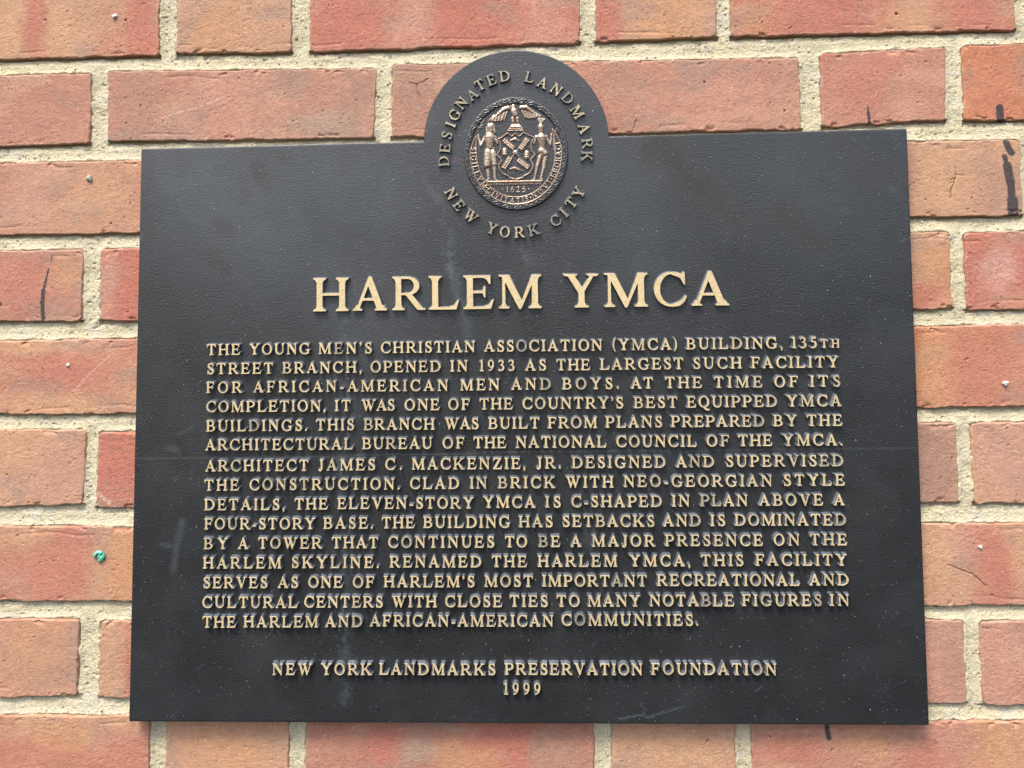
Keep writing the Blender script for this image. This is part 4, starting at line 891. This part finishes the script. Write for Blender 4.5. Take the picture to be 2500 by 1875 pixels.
CONT = {}
for ch, (S, adv) in GLY.items():
    lp = contours(S)
    tris = tessellate_polygon([[Vector((x, y, 0)) for x, y in l] for l in lp])
    off = []
    for l in lp:
        e = np.roll(l, -1, 0) - l; e /= np.hypot(*e.T)[:, None] + 1e-9
        n0 = np.stack([e[:, 1], -e[:, 0]], -1); n1 = np.roll(n0, 1, 0)
        n = n0 + n1; ln = np.hypot(*n.T)[:, None]; n = n / (ln + 1e-9)
        cosh_ = np.clip(np.sum(n * n0, 1), 0.55, 1)[:, None]
        off.append(n / cosh_)
    # make sure normals point out of the metal
    a = lp[int(np.argmax([np.ptp(l[:, 0]) for l in lp]))]
    area = 0.5 * np.sum(a[:, 0] * np.roll(a[:, 1], -1) - np.roll(a[:, 0], -1) * a[:, 1])
    sg = 1.0 if area > 0 else -1.0
    CONT[ch] = (lp, [o * sg for o in off], [tuple(t) for t in tris], adv)

class Letters:
    def __init__(s): s.V = []; s.F = []; s.T = []; s.m = []; s.sm = []; s.t = []
    def add(s, ch, x, z, cap, depth, draft, rot=0.0, sx=1.0, tarnish=0.0, ax=0.0, az=0.0):
        """x,z: mm of the glyph's anchor (ax,az in glyph units); cap: mm."""
        lp, off, tris, adv = CONT[ch]
        c, sn = math.cos(rot), math.sin(rot)
        def put(p, y):
            lx, lz = (p[:, 0] - ax) * cap * sx, (p[:, 1] - az) * cap
            return np.stack([x + lx * c - lz * sn, np.full(len(p), -y), z + lx * sn + lz * c], -1)
        allp = np.vstack(lp); allo = np.vstack(off)
        n = len(allp); b0 = len(s.V)
        jit = (RNG.random(n) - 0.5)[:, None] * allo * (0.05 / cap)
        allp = allp + jit
        rings = [put(allp, depth), put(allp, depth), put(allp + allo * (0.10 / cap), depth - 0.16), put(allp + allo * (0.32 * draft / cap), depth * 0.58), put(allp + allo * (draft / cap), -0.3)]
        for r in rings: s.V += r.tolist()
        s.t += [tarnish] * (n * len(rings))
        for t in tris:
            # face the camera (-y)
            p, q, r = (allp[i] for i in t)
            ar = (q[0] - p[0]) * (r[1] - p[1]) - (r[0] - p[0]) * (q[1] - p[1])
            if abs(ar) < 1e-9: continue
            s.T.append(tuple(b0 + i for i in (t if ar > 0 else t[::-1])))
        k = 0
        for l in lp:
            m = len(l); i0 = np.arange(m); i1 = (i0 + 1) % m
            for r in range(1, 4):
                A, B = b0 + r * n + k, b0 + (r + 1) * n + k
                for p, q in zip(i0, i1):
                    s.F.append((A + p, A + q, B + q, B + p)); s.m.append(0 if r == 1 else 1)
            k += m
    def build(s, name, parent):
        V = np.array(s.V) - PO
        me = mesh_np(name, V * MM, [np.array(s.F), np.array(s.T)], {'tarnish': np.array(s.t)},
                     mats=np.array(s.m + [0] * len(s.T)), smooth=np.array([True] * len(s.F) + [False] * len(s.T)))
        return link(name, me, [M_BRASS, M_FLANK], parent)

def tarn(ch):
    r = random.random()
    t = 0.14 + 0.22 * r * r
    if ch in 'OD' and random.random() < 0.55: t += random.uniform(0.15, 0.32)
    if ch == 'B' and random.random() < 0.4: t += random.uniform(0.2, 0.38)
    if random.random() < 0.05: t += random.uniform(0.15, 0.3)
    return t

def set_word(L, w_, xa, xb, z, cap, depth, draft):
    caps = [cap * 0.74 if (w_ == '135TH' and c in 'TH') else cap for c in w_]
    lead = 0.015
    wid = [CONT[c][3] * k for c, k in zip(w_, caps)]
    # visible extents reach a hair inside each advance
    total = sum(wid)
    gap = (xb - xa - total) / (len(w_) - 1) if len(w_) > 1 else 0.0
    sx = 1.0
    if gap < 0.02 * cap and len(w_) > 1:
        gap = 0.02 * cap; sx = (xb - xa - gap * (len(w_) - 1)) / total
    x = xa if len(w_) > 1 else (xa + xb - total) / 2
    for c, k, wd in zip(w_, caps, wid):
        L.add(c, x + RNG.uniform(-0.06, 0.06), z + RNG.uniform(-0.06, 0.06), k, depth, draft, RNG.uniform(-0.006, 0.006), sx, tarn(c))
        x += wd * sx + gap

for n, ln in enumerate(LINES):
    L = Letters()
    for (w_, xa, xb, z) in ln:
        set_word(L, w_, xa, xb, z, 7.95, 4.0, 0.75)
    L.build('inscription_line' if n < 15 else ('foundation_line' if n == 15 else 'year'), plaque)

for (c, xa, xb, z) in TITLE:
    L = Letters()
    L.add(c, xa, z, 24.9, 3.5, 0.75, 0.0, (xb - xa) / (CONT[c][3] * 24.9), 0.10 + 0.14 * random.random())
    L.build('title_letter', plaque)

RC = RING_C
for lst, flip, nm in ((RING_TOP, False, 'ring_letter'), (RING_BOTTOM, True, 'ring_letter')):
    for (c, x, z) in lst:
        L = Letters()
        # tangent of the oval the letters stand on (half axes 56 x 60 mm)
        gx_, gz_ = (x - RC[0]) / 56.0 ** 2, (z - RC[1]) / 60.0 ** 2
        ang = math.atan2(gz_, gx_) - math.pi / 2
        if flip: ang += math.pi
        L.add(c, x, z, 7.9, 3.4, 0.75, ang, 0.98, 0.55 + 0.40 * random.random(), ax=CONT[c][3] / 2, az=0.5)
        L.build(nm, plaque)

# ------------------------------------------------------------------ the city seal, a cast relief
SC = SEAL[0]
PXX, PXZ = 79.66 / 1370.0, 87.1 / 1490.0           # mm per relief unit
su, sv = np.meshgrid(np.arange(40, 1452, 4.4), np.arange(60, 1592, 4.4))
dlu, dlv = su - 745, sv - 825
E_ = np.hypot(dlu / 685, dlv / 745)
ANG = np.arctan2(dlv, dlu)
seal_xyz = lambda h: np.stack([SC[0] + dlu * PXX, -h, SC[1] - dlv * PXZ], -1)

def relief(name, h, mask, wear, parent):
    """cells with any masked corner; unmasked corners sink under the ground of the seal."""
    cm = mask[:-1, :-1] | mask[:-1, 1:] | mask[1:, 1:] | mask[1:, :-1]
    idx = np.arange(h.size).reshape(h.shape)
    F = np.stack([idx[:-1, :-1], idx[1:, :-1], idx[1:, 1:], idx[:-1, 1:]], -1)[cm]
    used = np.zeros(h.size, bool); used[F.ravel()] = True
    rm = np.cumsum(used) - 1
    V = seal_xyz(h).reshape(-1, 3)[used] - PO
    me = mesh_np(name, V * MM, [rm[F]], {'wear': wear.ravel()[used]})
    return link(name, me, M_SEAL, parent)

def caps(*lst, flat=0.55):
    h = np.zeros(su.shape)
    for (a, b, r0, r1) in lst:
        ax, ay = a; bx, by = b
        dx, dy = bx - ax, by - ay
        t = np.clip(((su - ax) * dx + (sv - ay) * dy) / max(dx * dx + dy * dy, 1e-9), 0, 1)
        r = r0 + (r1 - r0) * t
        d = np.hypot(su - ax - t * dx, sv - ay - t * dy)
        h = np.maximum(h, np.sqrt(np.maximum(r * r - d * d, 0)) * flat)
    return h
def path(pts, r): return [(pts[i], pts[i + 1], r, r) for i in range(len(pts) - 1)]
def rpoly(pts): return g_poly(pts, su, sv)

mmz = 0.074
grain = fbm(su / 9, sv / 9, 501, 3)
ground = 2.0 * sstep(1.0, 0.975, E_)
field = sstep(0.885, 0.865, E_)
ground = ground - 0.55 * field
rim = np.exp(-((E_ - 0.978) / 0.012) ** 2) * 0.55
leafy = (0.5 + 0.5 * np.sin(ANG * 62 + 16 * (E_ - 0.92) * 8 * np.sign(np.sin(ANG * 31)))) * 0.55 + fbm(su / 14, sv / 14, 502, 3) * 0.75
wreath = sstep(0.878, 0.892, E_) * sstep(0.972, 0.958, E_)
tie = 1 - np.exp(-(((su - 715) / 26) ** 2)) * (sv < 300)
base_h = ground + rim + wreath * leafy * 0.85 * tie + field * (grain - 0.5) * 0.35
base_h = np.where(E_ < 1.0, base_h, -0.3)
wear0 = np.clip(wreath * (leafy - 0.55) * 0.55 + rim * 0.75 + field * (grain - 0.62) * 0.6, 0, 1)
seal = relief('city_seal', base_h, E_ < 1.0, wear0, plaque)
BASE = ground + field * (grain - 0.5) * 0.35

def element(name, hp, wear_gain=1.0, lift=0.0, thr=1.0, extra_wear=None):
    mask = hp > thr
    hm = hp * mmz
    h = np.where(mask, BASE + hm + lift, BASE - 0.35)
    wr = np.clip(0.24 + hm / 1.5, 0, 1) * wear_gain * mask
    if extra_wear is not None: wr = np.clip(wr * extra_wear, 0, 1)
    return relief(name, h, mask, wr, seal)

# scroll with the motto
rr = np.hypot(dlu / 555, dlv / 617)
aa = np.degrees(np.arctan2(dlv / 617, dlu / 555))           # 0 right, 90 bottom, +-180 left
aw = np.where(aa < -90, aa + 360, aa)                        # -90..270
hwid = 0.088 * np.clip(np.minimum(aw + 31, 204 - aw) / 22, 0, 1) ** 0.7
inb = (np.abs(rr - 1) < hwid) & (aw > -31) & (aw < 204)
edge = np.exp(-((np.abs(rr - 1) - (hwid - 0.013)) / 0.011) ** 2)
band = np.where(inb, 5.0 + 9 * edge, 0)
wearb = np.where(inb, 0.15 + 1.1 * edge, 0)
def glyph_on(ch, cx, cy_, cap, ang):
    S = GLY[ch][0]; adv = GLY[ch][1]
    lx, ly = su - cx, sv - cy_
    gx_ = (lx * math.cos(ang) + ly * math.sin(ang)) / cap + adv / 2
    gy_ = -(-lx * math.sin(ang) + ly * math.cos(ang)) / cap + 0.5
    fi = np.clip((gx_ - GX0) / GS, 0, S.shape[1] - 1.01); fj = np.clip((gy_ - GY0) / GS, 0, S.shape[0] - 1.01)
    i, j = fi.astype(int), fj.astype(int); fx, fy = fi - i, fj - j
    d = (S[j, i] * (1 - fx) + S[j, i + 1] * fx) * (1 - fy) + (S[j + 1, i] * (1 - fx) + S[j + 1, i + 1] * fx) * fy
    d = np.where((gx_ < GX0) | (gx_ > GX0 + GS * (S.shape[1] - 1)) | (gy_ < GY0) | (gy_ > GY0 + GS * (S.shape[0] - 1)), 1, d)
    return d * cap
for word, a0, a1 in (('SIGILLVM', 186, 139), ('CIVITATIS', 129, 76), ('NOVI', 65, 39), ('EBORACI', 29, -11)):
    wd = np.array([GLY[c][1] for c in word]); cs = np.concatenate([[0], np.cumsum(wd + 0.22)])
    mid = (cs[:-1] + wd / 2 - wd[0] / 2) / (cs[-2] + wd[-1] / 2 - wd[0] / 2)
    for c, f in zip(word, mid):
        A = math.radians(a0 + (a1 - a0) * f)
        gx_, gy_ = math.cos(A), math.sin(A)
        d = glyph_on(c, 745 + 555 * gx_, 825 + 617 * gy_, 62, math.atan2(gy_ / 617, gx_ / 555) - math.pi / 2)
        k = sstep(5.0, -3.0, d)
        band = np.maximum(band, np.where(inb, 5 + 12 * k, 0)); wearb = np.maximum(wearb, k * inb)
for A in (134, 70.5, 34):
    A = math.radians(A)
    d = np.hypot(su - 745 - 555 * math.cos(A), sv - 825 - 617 * math.sin(A))
    k = sstep(13, 6, d); band = np.maximum(band, 5 * inb + 11 * k * inb); wearb = np.maximum(wearb, k * inb)
mask = inb
relief('motto_scroll', np.where(mask, BASE + band * mmz, BASE - 0.35), mask, np.clip(wearb, 0, 1), seal)

# shield with windmill sails, beavers and barrels
out = [(640, 548), (690, 598), (742, 556), (795, 598), (850, 548), (925, 590), (1000, 620), (962, 680), (950, 740), (965, 800), (1003, 850), (942, 915), (968, 960), (975, 1010), (930, 1090), (850, 1128), (840, 1146), (745, 1172), (650, 1146), (640, 1128), (562, 1090), (518, 1030), (514, 970), (545, 930), (546, 900), (492, 845), (538, 765), (540, 700), (508, 632), (575, 600)]
sd_ = rpoly(out)
hs = np.where(sd_ < 4, 4.0 + grain * 2, 0)
ring = np.exp(-((sd_ + 6) / 7.5) ** 2) * 17
hs = np.maximum(hs, np.where(sd_ < 6, 4 + ring, 0))
ws_ = np.where(sd_ < 6, np.clip(ring / 14, 0, 1), 0)
shield = relief('shield', np.where(sd_ < 4, BASE + hs * mmz, BASE - 0.35), sd_ < 4, ws_, seal)
def sail(cx, cy_, ang, l, wd_):
    a = math.radians(ang); px, py = su - cx, sv - cy_
    lx, ly = px * math.cos(a) + py * math.sin(a), -px * math.sin(a) + py * math.cos(a)
    d = np.maximum(np.abs(lx) - l, np.abs(ly) - wd_)
    lat = np.minimum(np.abs(((lx + 200) % 26) - 13), 6) / 6 * np.where(np.abs(ly) < wd_ - 12, 1, 0)
    bars = np.where(np.abs(ly) < 4, 1, 0)
    h = np.where(d < 0, 20 - np.where((np.abs(ly) < wd_ - 10) & (np.abs(lx) < l - 9), 9 * (1 - np.clip(lat + 0, 0, 1)), 0), 0)
    return h
hw_ = np.zeros(su.shape)
for (cx, cy_, an) in ((655, 702, 41), (853, 705, -53), (628, 950, -58), (842, 962, 38)): hw_ = np.maximum(hw_, sail(cx, cy_, an, 88, 31))
hw_ = np.maximum(hw_, caps(((700, 770), (785, 865), 12, 12), ((785, 765), (690, 880), 12, 12), ((738, 815), (742, 825), 38, 36), flat=0.6))
element('windmill_sails', hw_, 1.0, 0.25, 2.0)
hb = caps(((680, 655), (740, 640), 16, 26), ((740, 640), (790, 668), 26, 12), ((720, 665), (715, 690), 9, 7), ((755, 665), (760, 690), 9, 7), flat=0.75)
element('beaver', hb, 0.75, 0.25, 2.0)
hb = caps(((670, 1030), (730, 1020), 14, 24), ((730, 1020), (840, 1062), 26, 10), ((725, 1045), (735, 1075), 10, 8), ((765, 1045), (775, 1070), 9, 7), flat=0.75)
element('beaver', hb, 0.75, 0.25, 2.0)
for (cx, cy_) in ((602, 805), (888, 850)):
    hbar = caps(((cx, cy_ - 26), (cx, cy_ + 26), 37, 37), flat=0.8) - 5 * np.exp(-((np.abs(((sv - cy_ + 90) % 30) - 15)) / 4.0) ** 2)
    hbar = np.where(np.abs(sv - cy_) < 56, np.maximum(hbar, 0), 0)
    element('barrel', hbar, 0.95, 0.25, 2.0)

# eagle on a half globe
wl_ = [((652, 228), (590, 250), 34, 36), ((590, 250), (480, 345), 36, 20), ((480, 345), (398, 385), 20, 9)]
wr_ = [((826, 228), (890, 228), 34, 38), ((890, 228), (1000, 305), 36, 20), ((1000, 305), (1088, 340), 20, 9)]
fe = [((635 - 42 * k, 275 + 12 * k), (600 - 55 * k, 398 + 2 * k), 17, 9) for k in range(5)] + [((835 + 44 * k, 270 + 12 * k), (868 + 52 * k, 372 - 4 * k), 17, 9) for k in range(5)]
he = caps(*wl_, *wr_, *fe, ((722, 205), (724, 240), 27, 30), ((698, 208), (662, 214), 14, 6), ((728, 272), (742, 325), 46, 42), ((712, 365), (716, 420), 27, 24), ((768, 365), (774, 412), 27, 22), flat=0.72)
vane = lambda pts: np.where(rpoly(pts) < 0, 11 + 5 * np.sin((su - 0.35 * sv * np.sign(su - 740)) / 6.5), 0) * sstep(0, -10, rpoly(pts))
he = np.maximum(he, vane([(655, 235), (560, 262), (470, 350), (392, 388), (470, 412), (560, 408), (612, 380), (650, 290)]))
he = np.maximum(he, vane([(822, 235), (915, 262), (1000, 312), (1090, 345), (1020, 372), (930, 384), (868, 372), (830, 290)]))
element('eagle', he, 1.1, 0.15, 2.0)
hg = caps(((700, 455), (795, 455), 18, 18), ((688, 480), (812, 480), 20, 20), ((668, 503), (832, 503), 16, 16), ((648, 526), (850, 526), 12, 12), flat=0.9)
element('half_globe', hg, 0.9, 0.1, 2.0)
# the two supporters
hf = caps(((415, 470), (418, 522), 46, 38), ((378, 478), (368, 548), 22, 16), ((456, 470), (474, 545), 22, 16), ((398, 446), (440, 446), 28, 28),
          ((405, 610), (405, 735), 72, 50), ((345, 612), (470, 612), 28, 28), ((372, 757), (448, 757), 24, 24), ((340, 620), (288, 715), 26, 22), ((288, 715), (258, 612), 21, 17), ((258, 604), (256, 572), 17, 13),
          ((474, 622), (506, 690), 24, 18), ((382, 800), (368, 975), 52, 46), ((446, 805), (462, 965), 38, 34), ((372, 1005), (386, 1155), 27, 19), ((462, 990), (466, 1145), 25, 17), ((388, 1162), (356, 1178), 17, 14), ((466, 1158), (494, 1174), 16, 13), flat=0.62)
element('relief_figure', hf, 1.05, 0.1, 2.0)
hl = caps(((335, 372), (232, 560), 9, 8), ((305, 428), (262, 392), 11, 6), ((290, 455), (338, 440), 12, 6), ((318, 405), (352, 392), 10, 6), ((270, 480), (232, 462), 10, 6), ((285, 475), (325, 480), 10, 6), ((262, 740), (282, 820), 8, 6), flat=0.9)
element('cross_staff', hl, 0.8, 0.1, 2.0)
hr = caps(((1076, 486), (1076, 542), 42, 32), ((1076, 560), (1078, 595), 22, 24), ((1082, 622), (1090, 765), 62, 40), ((1018, 618), (1142, 618), 27, 27), ((1144, 622), (1196, 722), 22, 17), ((1196, 722), (1214, 612), 17, 14), ((1214, 600), (1212, 575), 17, 13),
          ((1014, 622), (984, 700), 20, 15), ((1084, 800), (1118, 830), 54, 50), ((1092, 852), (1112, 905), 44, 24), ((1062, 880), (1022, 1000), 34, 24), ((1022, 1000), (986, 1150), 24, 15), ((1128, 880), (1106, 1020), 34, 26), ((1106, 1020), (1070, 1150), 25, 15), ((986, 1160), (958, 1178), 16, 13), ((1070, 1160), (1082, 1178), 17, 14), flat=0.66)
hr = np.maximum(hr, caps(*[((1074, 452), (1074 + dx, 452 - 82 + abs(dx) * 0.25), 10, 13) for dx in (-32, -12, 10, 32, 56)], flat=0.7))
element('relief_figure', hr, 1.05, 0.1, 2.0)
hb = caps(*path([(1283, 510), (1262, 580), (1238, 640), (1236, 720), (1252, 800), (1262, 850)], 9), flat=1.0)
element('bow', hb, 0.9, 0.1, 2.0)
hgl = np.where((np.abs(sv - 1192) < 11) & (su > 366) & (su < 1090), 14, 0) + np.where((sv > 1203) & (sv < 1238) & (su > 396) & (su < 1075), 5 + 4 * np.sin(su / 5 + sv / 4), 0)
element('ground_line', np.maximum(hgl, 0), 1.0, 0.1, 1.5)
hd_ = np.zeros(su.shape)
for c, cx in (('1', 628), ('6', 693), ('2', 768), ('5', 845)):
    hd_ = np.maximum(hd_, 12 * sstep(5, -3, glyph_on(c, cx, 1296, 76, 0)))
for cx in (568, 908): hd_ = np.maximum(hd_, 11 * sstep(12, 5, np.hypot(su - cx, sv - 1292)))
element('date', hd_, 1.0, 0.05, 2.0, extra_wear=1.2)

# ------------------------------------------------------------------ a snapped green wall plug in the brick
px, pz = PLUG
plug = empty('wall_plug', (px * MM, (WD - 0.2) * MM, pz * MM), 'snapped green plastic wall plug stuck in a brick left of the plaque', 'wall plug')
def tube(name, pts, radii, mat, parent, n=10, flat=1.0):
    V, F = [], []
    pts = [Vector(p) for p in pts]
    for k, p in enumerate(pts):
        d = (pts[min(k + 1, len(pts) - 1)] - pts[max(k - 1, 0)]).normalized()
        a = d.cross(Vector((0, 1, 0)));
        if a.length < 1e-4: a = Vector((1, 0, 0))
        a.normalize(); b = d.cross(a)
        for q in range(n):
            t = 2 * math.pi * q / n
            V.append(tuple(p + a * math.cos(t) * radii[k] + b * math.sin(t) * radii[k] * flat))
    for k in range(len(pts) - 1):
        for q in range(n):
            F.append((k * n + q, k * n + (q + 1) % n, (k + 1) * n + (q + 1) % n, (k + 1) * n + q))
    c0 = len(V); V += [tuple(pts[0]), tuple(pts[-1])]
    T = [(c0, (q + 1) % n, q) for q in range(n)] + [(c0 + 1, (len(pts) - 1) * n + q, (len(pts) - 1) * n + (q + 1) % n) for q in range(n)]
    me = mesh_np(name, np.array(V) * MM, [np.array(F), np.array(T)])
    return link(name, me, mat, parent)
arc = lambda a0, a1, r, n, y=-0.5: [(r * math.cos(math.radians(a0 + (a1 - a0) * t / n)), y - 0.25 * math.sin(t * 0.9), r * 0.92 * math.sin(math.radians(a0 + (a1 - a0) * t / n))) for t in range(n + 1)]
tube('collar', arc(-112, 55, 3.4, 14), [0.55] + [1.05] * 13 + [0.8], M_GREEN, plug)
tube('lip', arc(48, 196, 3.5, 14, -1.1), [0.7] + [1.25] * 13 + [0.7], M_GREEN2, plug)
tube('core', [(0.0, 2.0, 0.2), (-0.3, 0.2, 0.2), (-0.9, -0.5, 0.4), (-1.4, -0.8, 0.9)], [2.8, 2.7, 1.9, 0.7], M_GREEN, plug)
tube('torn_fin', [(2.1, -0.9, 1.2), (1.9, -1.3, -0.6), (0.9, -1.4, -1.7), (-0.5, -1.2, -2.0)], [0.4, 0.75, 0.8, 0.3], M_GREEN2, plug, flat=0.6)

# ------------------------------------------------------------------ grit stuck to the brick faces
def lump(name, x, z, r, mat, sq, seed, label):
    V, F = [], []
    nu, nv = 22, 14
    for j in range(nv + 1):
        ph = math.pi * j / nv
        for i in range(nu):
            t = 2 * math.pi * i / nu
            d = Vector((math.sin(ph) * math.cos(t), math.sin(ph) * math.sin(t), math.cos(ph)))
            k = r * (0.45 + 1.05 * float(fbm(np.array([d.x * 1.7 + seed]), np.array([d.z * 1.7 + d.y]), seed, 3)[0]))
            V.append((d.x * k * sq[0], d.y * k * sq[1], d.z * k * sq[2]))
    for j in range(nv):
        for i in range(nu):
            F.append((j * nu + i, (j + 1) * nu + i, (j + 1) * nu + (i + 1) % nu, j * nu + (i + 1) % nu))
    me = mesh_np(name, np.array(V) * MM, [np.array(F)])
    o = link(name, me, mat)
    o.location = (x * MM, (WD - 0.5) * MM, z * MM)
    tag(o, label, 'grit')
    return o
lump('mortar_crumb', GRIT[0], GRIT[1], 2.7, M_GRIT, (0.85, 0.7, 1.1), 3, 'grey crumb of mortar stuck to the brick left of the plaque corner')
for (x, z, r, seed, lb) in CRUMBS:
    lump('white_grit', x, z, r, M_WHITE, (1.0, 0.7, 0.9), seed, lb)
